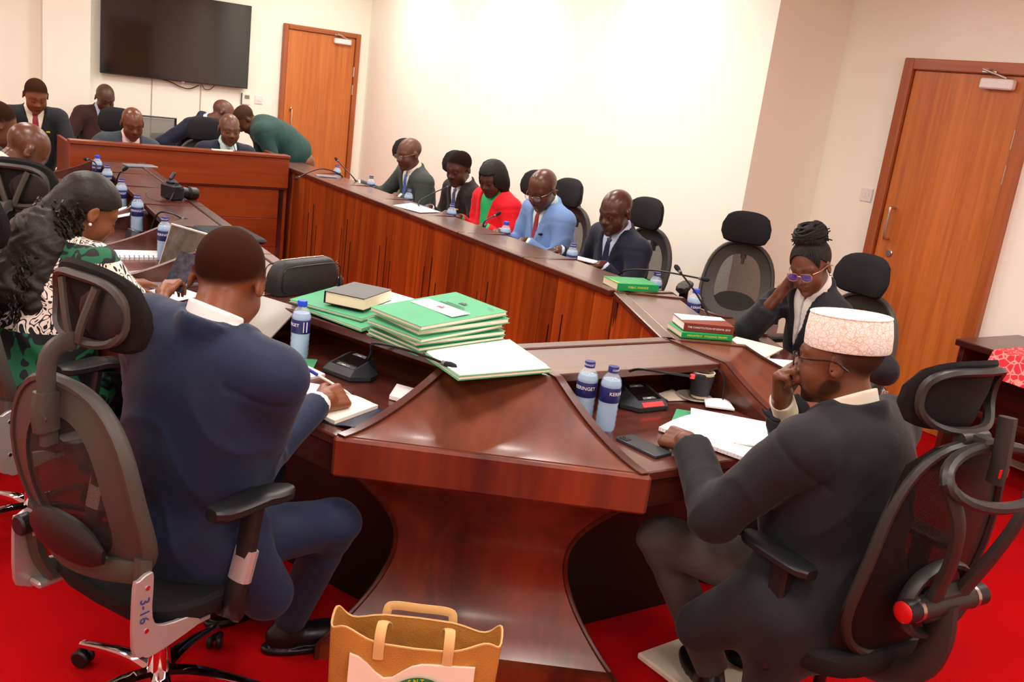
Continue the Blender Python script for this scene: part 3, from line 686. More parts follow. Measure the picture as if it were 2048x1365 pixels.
def skin_mat(name, color, rough=.42):
    if name in MATS: return MATS[name]
    m = mat(name, color, rough, spec=.5, bump=(120, .05)); nt = m.node_tree; b = nt.nodes['Principled BSDF']
    a = nt.nodes.new('ShaderNodeAttribute'); a.attribute_name = 'tint'; mx = nt.nodes.new('ShaderNodeMix'); mx.data_type = 'RGBA'; mx.blend_type = 'MULTIPLY'; mx.inputs[0].default_value = 1
    mx.inputs[6].default_value = srgb(color); nt.links.new(a.outputs['Color'], mx.inputs[7]); nt.links.new(mx.outputs[2], b.inputs['Base Color'])
    mr = nt.nodes.new('ShaderNodeMapRange'); mr.inputs[1].default_value = .2; mr.inputs[2].default_value = .8; mr.inputs[3].default_value = .95; mr.inputs[4].default_value = rough; nt.links.new(a.outputs['Fac'], mr.inputs[0]); nt.links.new(mr.outputs[0], b.inputs['Roughness'])
    ms = nt.nodes.new('ShaderNodeMapRange'); ms.inputs[1].default_value = .2; ms.inputs[2].default_value = .8; ms.inputs[3].default_value = .12; ms.inputs[4].default_value = .5; nt.links.new(a.outputs['Fac'], ms.inputs[0]); nt.links.new(ms.outputs[0], b.inputs['Specular IOR Level'])
    return m
def cloth(name, color, rough=.8, var=.06, bump=.25, sheen=.08): return mat(name, color, rough, spec=.25, sheen=sheen, var=(9, var), bump=(13, bump*1.6))
M_shirt = mat('white_shirt', '#eeeae4', .7, spec=.25, bump=(40, .1))
def basis(f, up=(0, 0, 1)):
    f = nrm(f); r = nrm(np.cross(f, up)); return r, f, np.cross(r, f)
def ik(sh, wr, l1, l2, hint):
    d = wr-sh; L = np.linalg.norm(d)
    if L > (l1+l2)*.995: wr = sh+d/L*(l1+l2)*.995; d = wr-sh; L = np.linalg.norm(d)
    a = (l1*l1-l2*l2+L*L)/(2*L); hgt = math.sqrt(max(l1*l1-a*a, 1e-6)); dn = d/L
    hv = np.asarray(hint, float); hv = nrm(hv-dn*(hv@dn)); return sh+dn*a+hv*hgt, wr
# ---- head field -------------------------------------------------------------
def head_fields(H, hs=1., nose=1., jaw=1., ear=True):
    c, r, f, u = H['c'], H['r'], H['f'], H['u']; R = np.array([r, f, u])
    def loc(P): return (P-c)@R.T/hs
    def skull(q): return su(el(q, (0, -.014, .034), (.077, .098, .084)), el(q, (0, .028, -.02), (.065, .066, .085)), .03)
    def head(P):
        far = vlen(P-c) > .24*hs
        if far.any():
            d_ = vlen(P-c)-.14*hs
            if not far.all(): d_[~far] = head_near(P[~far])
            return d_
        return head_near(P)
    def head_near(P):
        q = loc(P); qa = q.copy(); qa[:, 0] = abs(qa[:, 0]); d = skull(q)
        d = su(d, el(q, (0, .040, -.072), (.052*jaw, .048, .042)), .035); d = su(d, el(q, (0, .074, -.101), (.024*jaw, .02, .017)), .02)
        d = su(d, el(qa, (.038, .056, -.036), (.027, .026, .025)), .025)
        d = su(d, rc(qa, (.006, .089, .020), (.047, .068, .022), .008, .008), .016)
        d = ss(d, el(qa, (.031, .100, .000), (.017, .018, .011)), .014)
        d = su(d, el(qa, (.031, .0795, -.001), (.0145, .0125, .0115)), .004)
        d = su(d, rc(q, (0, .088, .008), (0, .108, -.028), .007, .0115*nose), .012); d = su(d, el(qa, (.0125*nose, .094, -.034), (.011*nose, .012, .0085)), .007)
        d = su(d, el(q, (0, .0905, -.060), (.024, .0125, .0065)), .005); d = su(d, el(q, (0, .0885, -.0715), (.021, .0125, .0075)), .005)
        d = ss(d, rc(qa, (0, .104, -.0655), (.022, .092, -.066), .0022, .0015), .004)
        if ear:
            e = el(qa, (.082, -.010, -.008), (.009, .019, .031), rot('Z', 18)); e = ss(e, el(qa, (.0915, -.006, -.006), (.007, .011, .018)), .006); d = su(d, e, .008)
        return d*hs
    return loc, head, skull
def head_tint(loc, brow=True, beard=0., hairt=None, lipc=(.85, .62, .60)):
    def col(V):
        q = loc(V); qa = q.copy(); qa[:, 0] = abs(qa[:, 0]); c = np.ones((len(V), 3))
        def blend(mask, k): c[:] = c*(1-mask[:, None])+c*np.array(k)*mask[:, None]
        near = (vlen(q) < .2)
        l = np.minimum(el(q, (0, .092, -.060), (.025, .014, .008)), el(q, (0, .090, -.0715), (.022, .014, .009))); blend((1-sm(l, -.002, .004))*near, lipc)
        if brow: b = rc(qa, (.016, .09, .0255), (.047, .071, .029), .0035, .0025); blend((1-sm(b, .0, .006))*near*.85, (.22, .2, .2))
        e = rc(qa, (.019, .090, -.0075), (.043, .083, -.0065), .0012, .0012); blend((1-sm(e, .0, .004))*near*.9, (.15, .13, .13))
        if beard:
            bd = np.minimum(rc(qa, (0, .09, -.098), (.062, .0, -.06), .03, .018), 9); blend((1-sm(bd, -.004, .008))*near*beard*(q[:, 2] < -.045), (.2, .18, .18))
        if hairt:
            ln = np.interp(q[:, 1], hairt[1], hairt[2])+.35*np.maximum(0, abs(q[:, 0])-.05)*(q[:, 1] > .03); blend(sm(q[:, 2]-ln, -.016, .016)*near*hairt[0], (.13, .125, .13))
        return c
    return col
def hand_prims(w, d, n, curl=(20, 30, 20), spread=6, right=True, thumb=(35, 30), s=1.):
    """list of (a,b,ra,rb): palm and five jointed fingers; d along the fingers, n out of the back of the hand"""
    d = nrm(d); n = nrm(np.asarray(n)-d*(np.asarray(n)@d)); t = np.cross(d, n)*(1 if right else -1)   # t points to the thumb side
    t = -t if not right else t
    t = np.cross(n, d) if right else np.cross(d, n)
    pr = [(w-d*.01, w+d*.02*s, .026*s, .028*s)]
    for k, lat in enumerate((.026, .009, -.009, -.025)):
        pr.append((w+d*.015*s+t*lat*.7*s, w+d*.083*s+t*lat*s, .0155*s, .0125*s))
    L = ((.040, .024, .019), (.045, .028, .020), (.042, .026, .019), (.033, .020, .017)); cu = curl if isinstance(curl[0], (tuple, list)) else [curl]*4
    for k, lat in enumerate((.027, .009, -.009, -.026)):
        p = w+d*(.084 if k != 3 else .077)*s+t*lat*s; a = 0.; dirv = d*math.cos(math.radians(spread*(1.2-k*.8)))+t*math.sin(math.radians(spread*(1.2-k*.8)))
        for j in range(3):
            a += math.radians(cu[k][j]); v = dirv*math.cos(a)-n*math.sin(a); q = p+v*L[k][j]*s; pr.append((p, q, (.0088-.0009*j)*s, (.0080-.0009*j)*s)); p = q
    p = w+d*.022*s+t*.026*s-n*.006; th = math.radians(thumb[0]); v = nrm(d*math.cos(th)+t*math.sin(th)-n*.35)
    for j, l_ in enumerate((.040, .030, .025)):
        q = p+v*l_*s; pr.append((p, q, (.0125-.0016*j)*s, (.0108-.0016*j)*s)); p = q; an = math.radians(thumb[1]*.5); v = nrm(v*math.cos(an)-t*math.sin(an)*.8-n*.25*math.sin(an))
    return pr
PEOPLE = {}
def person(label, pelvis, head, face_dir, torso_dir, hands, outfit, roll=0., build=1., h=.008, hc=.011, hs=1., sleeve_end=.0, neck_back=.0, nose=1., jaw=1., beard=0., legs=None, shoes=False, arm=(.285, .255), nb_off=(0, 0, 0), cuffs=True, hairtint=None, hair=None, skin='#5a3522', shoulder=.185, extra_body=None, hand_curl=None, wr=1., lapel=True, standing=False, belly=0., srough=.42, hump=0.):
    pelvis = np.array(pelvis, float); hcn = np.array(head, float); org = np.array((pelvis[0], pelvis[1], 0.))
    fh = nrm(face_dir); rh = nrm(np.cross(fh, (0, 0, 1))); uh = np.cross(rh, fh)
    if roll: c_, s_ = math.cos(math.radians(roll)), math.sin(math.radians(roll)); rh, uh = rh*c_+uh*s_, uh*c_-rh*s_
    H = dict(c=hcn, r=rh, f=fh, u=uh)
    td = nrm((torso_dir[0], torso_dir[1], 0)); tr = np.array((td[1], -td[0], 0.))
    neck_top = hcn-uh*.07*hs-fh*.022*hs
    nb = neck_top-uh*.035-fh*.03+np.array((0, 0, -.062))-td*neck_back+np.array(nb_off)   # base of the neck, between the shoulders
    spine = nb-pelvis; us = nrm(spine); L = np.linalg.norm(spine); rt = nrm(tr-us*(tr@us)); ft = np.cross(us, rt); RT = np.array([rt, ft, us])
    mid = pelvis+spine*.5-ft*(.02+hump)
    sc = nb-us*.042+ft*.010; shr, shl = sc+rt*shoulder*build**.5, sc-rt*shoulder*build**.5
    joints = {}
    for sd, sh in (('R', shr), ('L', shl)):
        hd = hands[sd]; e, w = ik(sh, np.array(hd['w'], float), *arm, hd.get('hint', (0, 0, -1))); joints[sd] = (sh, e, w)
    loc, headf, skull = head_fields(H, hs, nose, jaw)
    hp = []
    for sd in 'RL':
        hd = hands[sd]; hp += hand_prims(joints[sd][2], hd.get('d', nrm(joints[sd][2]-joints[sd][1])), hd.get('n', (0, 0, 1)), hd.get('curl', (25, 35, 20)), hd.get('spread', 5), sd == 'R', hd.get('thumb', (35, 30)), wr)
    hb = {sd: (joints[sd][2]-.14, joints[sd][2]+.14) for sd in 'RL'}; hpR, hpL = hp[:len(hp)//2], hp[len(hp)//2:]
    def torso(P, off=0.):
        q = P
        d = el(q, pelvis+spine*.68-ft*.01-ft*hump*.5, np.array((.168*build, .112*build**.8, .20))+off, RT)
        d = su(d, el(q, mid-us*.05+ft*(.025+belly*.5), np.array((.158*build, .118*build+belly*.6, .17))+off, RT), .07)
        d = su(d, el(q, pelvis+us*.03, np.array((.18*build**.7, .145*build**.7, .12))+off, RT), .07)
        d = su(d, rc(q, shr-rt*.035, shl+rt*.035, .062+off, .062+off), .055)
        d = su(d, np.minimum(rc(q, nb-us*.005, shr-rt*.03, .050+off, .058+off), rc(q, nb-us*.005, shl+rt*.03, .050+off, .058+off)), .035); return d
    def arms(P, off=0., hands_=True):
        d = None
        for sd in 'RL':
            sh, e, w = joints[sd]; a = su(rc(P, sh, e, .055+off, .045+off), rc(P, e, w, .043+off*.9, .027+off*.6), .025); d = a if d is None else np.minimum(d, a)
        return d
    def body(P):
        d = headf(P); d = su(d, rc(P, neck_top, nb+us*.0, .052*build**.4, .060*build**.4), .025); d = su(d, torso(P, -.012), .03); d = su(d, arms(P, -.009), .02)
        for sd, prs in (('R', hpR), ('L', hpL)):
            lo_, hi_ = hb[sd]; m_ = ((P > lo_) & (P < hi_)).all(1)
            if m_.any():
                Q = P[m_]; hd_ = None
                for (a, b, r1, r2) in prs: x = rc(Q, a, b, r1, r2); hd_ = x if hd_ is None else su(hd_, x, .0045)
                d[m_] = su(d[m_], hd_, .008)
        if extra_body: d = extra_body(P, d)
        return d
    allp = np.array([hcn, pelvis, shr, shl]+[j for sd in 'RL' for j in joints[sd]])
    lo, hi = allp.min(0)-.23, allp.max(0)+.23; lo[2] = min(lo[2], pelvis[2]-.16)
    t = thing('person', label, 'person', tuple(org), 0)
    bt = head_tint(loc, beard=beard, hairt=hairtint)
    me = sdf_mesh('body', body, lo, hi, h, skin_mat('skin_'+skin.strip('#')+('' if srough == .42 else 's'), skin, srough), org, bt); part('body', me, None, t)
    def fr(P): q = P-pelvis; return q@rt, q@us, q@ft
    # garments ---------------------------------------------------------------
    kind = outfit['kind']; o = outfit
    vb, vt = o.get('v', (.52, .98)); vw = o.get('vw', .062)
    def vhalf(b): return vw*np.clip((b/L-vb)/(vt-vb), 0, 1.1)
    so = .014*o.get('loose', 1.)
    folds = o.get('folds', .0045)
    ridge = lambda v: (1-np.abs(np.sin(v)))**2
    def jacket(P):
        a, b, c = fr(P)
        d = torso(P, so); ar = None
        for sd in 'RL':
            sh, e, w = joints[sd]; ws = e+(w-e)*o.get('sleeve', .93); wi = o.get('wide', 1.)
            x = su(rc(P, sh, e, .070*wi, .058*wi), rc(P, e, ws, .057*wi, o.get('cuff', .042)*wi), .03)
            # creases around the elbow and along the sleeve
            dn = nrm(w-e); te = (P-e)@dn; du = nrm(e-sh); tu = (P-sh)@du; near = np.exp(-((vlen(P-e)/.11)**2))
            wob = 2.2*np.sin(23*(P@rt)+17*(P@us))+1.6*np.sin(31*(P@ft)); x = x-folds*1.5*near*ridge(te*27+.45*wob)-folds*1.2*np.exp(-((tu-.11)/.09)**2)*ridge(tu*20+.4*wob)
            x = np.maximum(x, ((P-ws)@dn)-.002) if o.get('cutcuff', True) else x
            ar = x if ar is None else np.minimum(ar, x)
        d = su(d, ar, .035)
        d = d-folds*1.3*ridge(b*17+abs(a)*16+1.2*np.sin(a*13))*sm(-c, -.05, .08)*sm(b/L, .95, .6)
        for sd in 'RL':
            sh, e, w = joints[sd]; tu = (P-sh)@nrm(e-sh); d = d+.0045*np.exp(-((tu-.014)/.0075)**2)*(vlen(P-sh) < .13)*o.get('seam', 1.)
        if o.get('skirt'):
            sk = o['skirt'](P); d = su(d, sk, .05)
        if o.get('collar', True):
            d = su(d, np.maximum(rc(P, nb-us*.02, nb+us*.035-ft*.006, .084*build**.4, .074*build**.4), np.maximum((P-nb)@us-.042+((P-nb)@ft)*.55, ((P-nb)@ft)-.05)), .012)
        else: d = np.maximum(d, rc(P, nb-us*.2, nb+us*.3, .0, .0)*-1+.062+0*a) if o.get('scoop') else d
        if kind == 'suit':
            front = sm(c, .0, .02)
            wv = vhalf(b); lw = np.interp(b/L, [vb, vb+.22*(vt-vb)+.1, .80, .86, .865, 1.05], [.004, .05, .062, .052, .03, .03])
            if lapel: d = d-.006*front*sm(abs(a), wv-.004, wv)*(1-sm(abs(a), wv+lw-.003, wv+lw+.003))*(b/L > vb)
            cut = np.maximum(np.maximum(abs(a)-wv, -c+.0), -(b/L-vb)*L); d = np.maximum(d, -cut)
            d = d+.004*np.exp(-((a-.012)/.006)**2)*front*(b/L < vb)
        return d
    jm = outfit['mat']
    llo, lhi = lo.copy(), hi.copy(); lhi[2] = min(hi[2], nb[2]+.12)
    if o.get('skirt_lo') is not None: llo = np.minimum(llo, o['skirt_lo'])
    if o.get('skirt_hi') is not None: lhi = np.maximum(lhi, np.append(np.asarray(o['skirt_hi'])[:2], -9))
    me = sdf_mesh(o.get('gname', 'jacket'), jacket, llo, lhi, hc, jm, org); part(o.get('gname', 'jacket'), me, None, t)
    if kind == 'suit':
        def shirt(P):
            a, b, c = fr(P); d = torso(P, .004); cl = rc(P, nb-us*.02, neck_top+us*.01, .071*build**.4, .064*build**.4); cl = np.maximum(cl, (P-nb)@us-.082+((P-nb)@ft)*.55); d = su(d, cl, .006)
            d = np.maximum(d, -np.maximum(abs(a)-.006-.5*np.clip(b-L+.005, 0, .1), -((P-nb)@ft)+.02)*1.0 if o.get('open') else d*0-1)
            for sd in ('RL' if cuffs else ''):
                sh, e, w = joints[sd]; dn = nrm(w-e); cf = rc(P, e+(w-e)*.7, w+dn*.0, .036, .035); cf = np.maximum(cf, (P-w)@dn+.0); d = np.minimum(d, cf)
            return d
        me = sdf_mesh('shirt', shirt, lo, lhi, hc*.9, o.get('shirt', M_shirt), org); part('shirt', me, None, t)
        if o.get('tie'):
            c0 = pelvis+spine*.72
            def tie(P):
                a, b, c = fr(P); k = b/L
                w_ = np.interp(k, [.3, .93, .955, .99, 1.02], [.042, .021, .017, .024, .02]); d = torso(P, .0085)
                kn = el(P, nb+us*.004+ft*.066*build**.4, (.021, .015, .022), RT); d = np.maximum(np.maximum(d, abs(a)-w_), np.maximum(-c, np.maximum(k-1.0, .42-k))); return su(d, kn, .01)
            me = sdf_mesh('tie', tie, c0-.28, c0+.32, .006, o['tie'], org); part('tie', me, None, t)
    # legs -------------------------------------------------------------------
    if legs is None and not standing:
        k = pelvis+np.array((td[0]*.40, td[1]*.40, 0)); legs = [(k+tr*.12+(0, 0, -.01), k+tr*.13+td*.02+(0, 0, -.42)), (k-tr*.12+(0, 0, -.01), k-tr*.13+td*.02+(0, 0, -.42))]
    if legs:
        hips = [pelvis+rt*.09-(0, 0, .01), pelvis-rt*.09-(0, 0, .01)]; legs = [tuple(np.array(x, float) for x in q) for q in legs]
        def trous(P):
            d = el(P, pelvis-(0, 0, .02), (.17*build**.6, .14*build**.6, .10), np.array([rt, ft, us]))
            for hj, (kn, an) in zip(hips, legs):
                x = su(rc(P, hj, kn, .088*build**.6, .066), rc(P, kn, an, .064, .052), .03); dn = nrm(an-kn); x = x+.004*np.exp(-(vlen(P-kn)/.12)**2)*np.sin((P-kn)@dn*80)
                x = np.maximum(x, (P-an)@dn); d = su(d, x, .03)
            return d
        pts = np.array(hips+[q for lg in legs for q in lg]); me = sdf_mesh('trousers' if o.get('lower') != 'skirt' else 'skirt', trous, pts.min(0)-.12, pts.max(0)+.12, max(hc, .012) if not shoes else .009, o.get('trousers', jm), org); part('trousers' if o.get('lower') != 'skirt' else 'skirt', me, None, t)
        if shoes:
            for (kn, an), sdir in zip(legs, shoes):
                sdir = nrm(sdir); b0 = np.array((an[0], an[1], 0.)); lat = np.array((sdir[1], -sdir[0], 0))
                Rs = np.array([lat, sdir, (0, 0, 1)])
                def shoe(P):
                    d = el(P, b0+sdir*.10+(0, 0, .042), (.046, .105, .036), Rs); d = su(d, el(P, b0-sdir*.01+(0, 0, .05), (.040, .058, .048), Rs), .03); d = su(d, rc(P, b0-(0, 0, -.05), an, .038, .036), .02)
                    sole = np.maximum(np.maximum(el(P, b0+sdir*.07+(0, 0, .012), (.054, .15, .9), Rs), (P[:, 2]-.022)), .002-P[:, 2]); return np.minimum(np.maximum(d, .004-P[:, 2]), sole)
                me = sdf_mesh('shoe', shoe, np.minimum(b0, b0+sdir*.22)-(.09, .09, 0), np.maximum(b0, b0+sdir*.22)+(.09, .09, .17), .006, mat('black_shoe_leather', '#141214', .35), org); part('shoe', me, None, t)
    if hair: hair(t, loc, skull, H, hs, org, h)
    PEOPLE[label] = dict(H=H, loc=loc, t=t, org=org, joints=joints, rt=rt, ft=ft, us=us, nb=nb, hs=hs, pelvis=pelvis, L=L)
    return PEOPLE[label]
M_hair = mat('black_hair', '#16120f', .6, spec=.35, bump=(260, .5))
M_hairs = mat('short_hair', '#2a1d15', .8, spec=.2, bump=(500, .6))
def cropped(off=.004, line=None, m=None):
    ln = line or ([-.13, -.07, -.03, .0, .035, .06, .09], [-.075, -.062, -.012, .012, .035, .062, .078])
    def fn(t, loc, skull, H, hs, org, h):
        def f(P):
            q = loc(P); d = skull(q)-off; d = np.maximum(d, np.interp(q[:, 1], ln[0], ln[1])-q[:, 2]+.05*np.maximum(0, abs(q[:, 0])-.04)*(q[:, 1] > .03)); return d*hs
        me = sdf_mesh('hair', f, H['c']-.15, H['c']+.15, min(h, .007), m or M_hairs, org); part('hair', me, None, t)
    return fn
def glasses(P, m, lens=None, w=.025, hgt=.017, y=.108, z=-.002):
    H, hs = P['H'], P['hs']; Rm_ = np.array([H['r'], H['f'], H['u']]).T*hs; o = H['c']-P['org']
    e = bpy.data.objects.new('glasses', None); 
    g = G()
    for s in (-1, 1):
        lp = [(s*.033+np.sign(math.cos(a))*abs(math.cos(a))**.7*w, y-.012*abs(math.cos(a)*.6+s*.5*0)-.10*abs(s*.033+math.cos(a)*w)**1.7, z+np.sign(math.sin(a))*abs(math.sin(a))**.7*hgt) for a in np.arange(24)/24*2*np.pi]
        g.sweep(lp, .0016, .0018, 6, True, up=(0, 1, 0), M=Rm_, o=o)
        g.sweep(catmull([(s*.058, y-.024, z+.008), (s*.078, .05, z+.008), (s*.086, -.005, z+.008), (s*.084, -.04, z-.014)], 4), .0016, .0022, 6, M=Rm_, o=o)
    g.sweep(catmull([(-.010, y-.003, z+.004), (0, y+.001, z+.008), (.010, y-.003, z+.004)], 3), .0015, n=6, M=Rm_, o=o)
    fr_ = part('glasses', g, m, P['t'])
    for s in (-1, 1):
        g = G(); ring = [(s*.033+np.sign(math.cos(a))*abs(math.cos(a))**.7*w*.96, y-.006-.10*abs(s*.033+math.cos(a)*w)**1.7, z+np.sign(math.sin(a))*abs(math.sin(a))**.7*hgt*.96) for a in np.arange(24)/24*2*np.pi]
        g.add(ring, [tuple(range(24))], Rm_, o); part('lens', g, lens or mat('clear_lens', '#ffffff', .02, alpha=.18, spec=.6), fr_, fix=False)
def wdir(yawx, yawy, down): # facing direction with a downward pitch in degrees
    d = nrm((yawx, yawy)); c = math.cos(math.radians(down)); return np.array((d[0]*c, d[1]*c, -math.sin(math.radians(down))))
# ------------------------------------------------------------------ the people
C_navy = cloth('navy_suit_cloth', '#1b2740', .62, .05); C_black = cloth('black_suit_cloth', '#1d1e22', .7, .05); C_dnavy = cloth('dark_navy_cloth', '#191c2e', .7)
C_blue = cloth('light_blue_cloth', '#6f8fc0', .8, .08); C_redj = cloth('red_jacket_cloth', '#e01322', .75); C_brown = cloth('dark_brown_cloth', '#231a1c', .8)
C_ggrey = cloth('grey_green_cloth', '#3c423f', .8, .08); C_mbrown = cloth('brown_suit_cloth', '#3d2624', .8); C_grey = cloth('slate_cloth', '#3c434b', .8); C_green = cloth('bottle_green_cloth', '#27443f', .8)
C_gtrou = cloth('grey_trouser_cloth', '#4a4543', .8, .1)
T_red = mat('red_tie_silk', '#8e1626', .45, sheen=.2); T_blue = mat('blue_tie_silk', '#4a6fb5', .5); T_navy = mat('navy_tie_silk', '#161f3c', .5, var=(190, .5)); T_pat = mat('patterned_tie_silk', '#4a5672', .5, var=(90, .6)); T_plum = mat('plum_tie_silk', '#4a1430', .5); T_teal = mat('teal_tie_silk', '#39556e', .5, var=(150, .5)); T_pink = mat('pink_tie_silk', '#b45a66', .5, var=(120, .4)); T_str = mat('striped_tie_silk', '#a08a6a', .5, var=(70, .8))
M_shb = mat('pale_blue_shirt', '#c3d2ea', .7); M_shm = mat('mint_shirt', '#d3ece6', .7); M_shp = mat('pink_shirt', '#e8c4c0', .7); M_shc = mat('cream_shirt', '#efe8d2', .7)
def suit(m, shirt=None, tie=None, **k): d = dict(kind='suit', mat=m, shirt=shirt or M_shirt, tie=tie); d.update(k); return d
# man in navy writing, near left
fn_ = nrm((.80, .60, 0)); rn_ = np.array((fn_[1], -fn_[0], 0))
pn = np.array((.645, 2.30, .54))
def navy_skirt(P):
    a = el(P, pn+(0, 0, -.02), (.20, .155, .13), np.array([rn_, fn_, (0, 0, 1)])); b = rc(P, pn+rn_*.14+fn_*.0+(0, 0, -.02), pn+rn_*.19+fn_*.09+(0, 0, -.18), .095, .075)
    return su(a, b, .06)
navy = person('man in a navy suit bent over the desk writing in an open notebook', pn, (.715, 2.285, 1.205), wdir(.62, .78, 34), fn_,
    dict(R=dict(w=(1.03, 2.395, .822), hint=(-.9, -.35, -.9), d=(.90, .42, -.02), n=(.25, -.62, .72), curl=((52, 62, 30), (58, 66, 34), (62, 68, 36), (64, 68, 36)), thumb=(28, 24), spread=1),
         L=dict(w=(.915, 2.56, .808), hint=(-.3, .5, -.6), d=(.93, -.12, -.12), n=(0, .1, 1), curl=((10, 14, 8), (8, 12, 8), (8, 12, 8), (10, 14, 8)), thumb=(42, 10), spread=4)),
    suit(C_navy, folds=.0065, wide=1.0, skirt=navy_skirt, skirt_lo=(.3, 1.95, .30), skirt_hi=(1.1, 2.7, 0), v=(.45, .98)), build=1.08, h=.006, hc=.007, wr=1.1, hs=1.06, beard=.0, skin='#7a4526', hairtint=(.95, [-.13, -.07, -.03, .0, .035, .06, .09], [-.055, -.045, -.008, .014, .035, .062, .078]), arm=(.31, .32), belly=.0,
    legs=[((1.05, 2.27, .50), (1.00, 2.44, .10)), ((.95, 2.62, .52), (.88, 2.66, .10))], shoes=[(.98, -.1, 0), (.9, .3, 0)], neck_back=.0, shoulder=.19)
# man in the embroidered cap, near right
pc = np.array((2.16, 1.43, .55)); fc = nrm((-.10, 1, 0)); rcx = np.array((fc[1], -fc[0], 0))
def cap_skirt(P):
    a = el(P, pc+(-.03, .0, -.05), (.24, .19, .2), np.array([rcx, fc, (0, 0, 1)])); b = rc(P, pc-rcx*.2+fc*.05+(0, 0, -.04), pc-rcx*.21+fc*.24+(0, 0, -.22), .105, .075); c = rc(P, pc-rcx*.22-fc*.02+(0, 0, -.05), pc-rcx*.17+fc*.03+(0, 0, -.33), .09, .06)
    return su(su(a, b, .07), c, .06)
cap = person('man in a black suit and embroidered white cap reading papers, hand at his chin', pc, (2.115, 1.525, 1.165), wdir(-.42, .90, 10), fc,
    dict(L=dict(w=(1.955, 1.845, .815), hint=(-.55, -.6, -.75), d=(-.1, .97, -.12), n=(-.55, -.1, .8), curl=((45, 50, 25), (50, 55, 25), (54, 58, 25), (56, 58, 25)), thumb=(20, 10)),
         R=dict(w=(2.085, 1.660, 1.005), hint=(.7, .35, -.6), d=(-.30, -.10, .92), n=(-.2, .9, .3), curl=((35, 85, 60), (50, 92, 60), (60, 95, 60), (66, 95, 60)), thumb=(25, 20))),
    suit(C_black, M_shc, None, folds=.0065, skirt=cap_skirt, skirt_lo=(1.75, 1.1, .1), skirt_hi=(2.5, 1.95, 0), wide=1.12, v=(.4, .98), trousers=C_gtrou, cuff=.05), build=1.22, h=.006, hc=.007, wr=1.08, hs=1.05, beard=.9, jaw=1.05, skin='#6d4229', shoulder=.195, belly=.05,
    hairtint=(.7, [-.13, -.07, -.03, .0, .02, .06], [-.05, -.045, -.01, .02, .05, .08]), arm=(.305, .29),
    legs=[((2.30, 1.86, .53), (2.32, 1.80, .10)), ((1.93, 1.87, .50), (2.10, 1.72, .10))], shoes=[(.1, 1, 0), (.35, .93, 0)])
glasses(cap, mat('dark_frames', '#1c1416', .3), w=.026, hgt=.017)
# woman with the braided bun
bunw = person('woman in a black blazer with a braided bun, cheek resting on her hand', (3.70, 2.78, .53), (3.40, 2.70, 1.165), wdir(-.99, -.24, 27), (-.93, .25),
    dict(R=dict(w=(3.36, 2.80, 1.02), hint=(-.2, .5, -.85), d=(.15, -.35, .85), n=(-.25, .9, .1), curl=((30, 40, 25), (45, 60, 30), (55, 70, 40), (60, 70, 40)), thumb=(30, 20)),
         L=dict(w=(3.33, 2.42, .80), hint=(.3, -.6, -.5), d=(-.9, .3, 0), n=(0, 0, 1), curl=(12, 16, 10))),
    suit(C_black, M_shirt, None, v=(.5, .98), open=True, sleeve=.62, cuff=.05), cuffs=False, roll=-10, build=.92, h=.0062, hc=.0095, hs=.98, nose=.95, jaw=.9, skin='#643a25', shoulder=.17, hair=cropped(.006, ([-.13, -.07, -.03, .0, .035, .06, .09], [-.05, -.04, .0, .02, .062, .088, .105]), M_hair))
glasses(bunw, mat('rose_frames', '#b98a86', .3, metal=.6), mat('violet_lens', '#5a3fd0', .05, alpha=.42, spec=.8), w=.027, hgt=.019)
# right row
def row(label, y, hx, hz, px, fdir, down, outfit, handR, handL, **k):
    return person(label, (px, y+.06, .53), (hx, y, hz), wdir(*fdir, down), (-1, .0), dict(R=dict(w=handR, hint=(.35, .32, -.8), d=(-.95, -.25, -.14), n=(0, 0, 1), curl=(25, 30, 18)), L=dict(w=handL, hint=(.35, -.32, -.8), d=(-.95, .25, -.14), n=(0, 0, 1), curl=(25, 30, 18))), outfit, **k)
bald = row('bald man in a dark navy suit holding a phone, right row', 4.35, 3.635, 1.128, 3.81, (-1, -.22), 20, suit(C_dnavy, M_shb, T_navy), (3.52, 4.70, .825), (3.49, 4.22, .835), h=.0075, hc=.011, hs=1.08, skin='#4a2a1c', build=1.08, srough=.3, nose=1.15)
blue = row('bald man in a light blue suit with red tie and glasses', 5.10, 3.62, 1.145, 3.81, (-1, -.30), 30, suit(C_blue, M_shm, T_red), (3.46, 5.32, .815), (3.48, 5.02, .815), h=.0075, hc=.011, hs=1.08, skin='#54301f', build=1.1, srough=.3, nose=1.1)
glasses(blue, mat('thin_gold_frames', '#8a7a6a', .3, metal=.8), w=.026, hgt=.016)
redw = row('woman in a red jacket and green top with black braids', 5.74, 3.63, 1.125, 3.81, (-1, -.42), 26, suit(C_redj, mat('bright_green_top', '#18b062', .6), None, v=(.3, 1.0), vw=.085, lapel=True), (3.50, 5.92, .81), (3.50, 5.56, .81), h=.008, hc=.011, hs=1.0, skin='#4d2c1f', build=1.2, jaw=1.0)
dark = row('man in a dark brown suit with lapel pin and cropped hair', 6.20, 3.62, 1.135, 3.81, (-1, -.38), 22, suit(C_brown, M_shirt, T_pat), (3.48, 6.34, .81), (3.50, 6.08, .81), h=.008, hc=.011, hs=1.05, skin='#4a2b1f', hairtint=(.95, [-.13, -.07, -.03, .0, .035, .06, .09], [-.06, -.05, -.008, .010, .03, .055, .070]), nose=1.1)
grn = row('bald man in a grey-green suit with blue tie, arm along the desk', 7.03, 3.62, 1.14, 3.81, (-1, -.12), 16, suit(C_ggrey, M_shc, T_blue), (3.36, 7.42, .83), (3.50, 6.92, .81), h=.008, hc=.011, hs=1.05, skin='#5d3725', build=1.02)
glasses(grn, mat('thin_gold_frames', '#8a7a6a', .3, metal=.8), w=.025, hgt=.015)
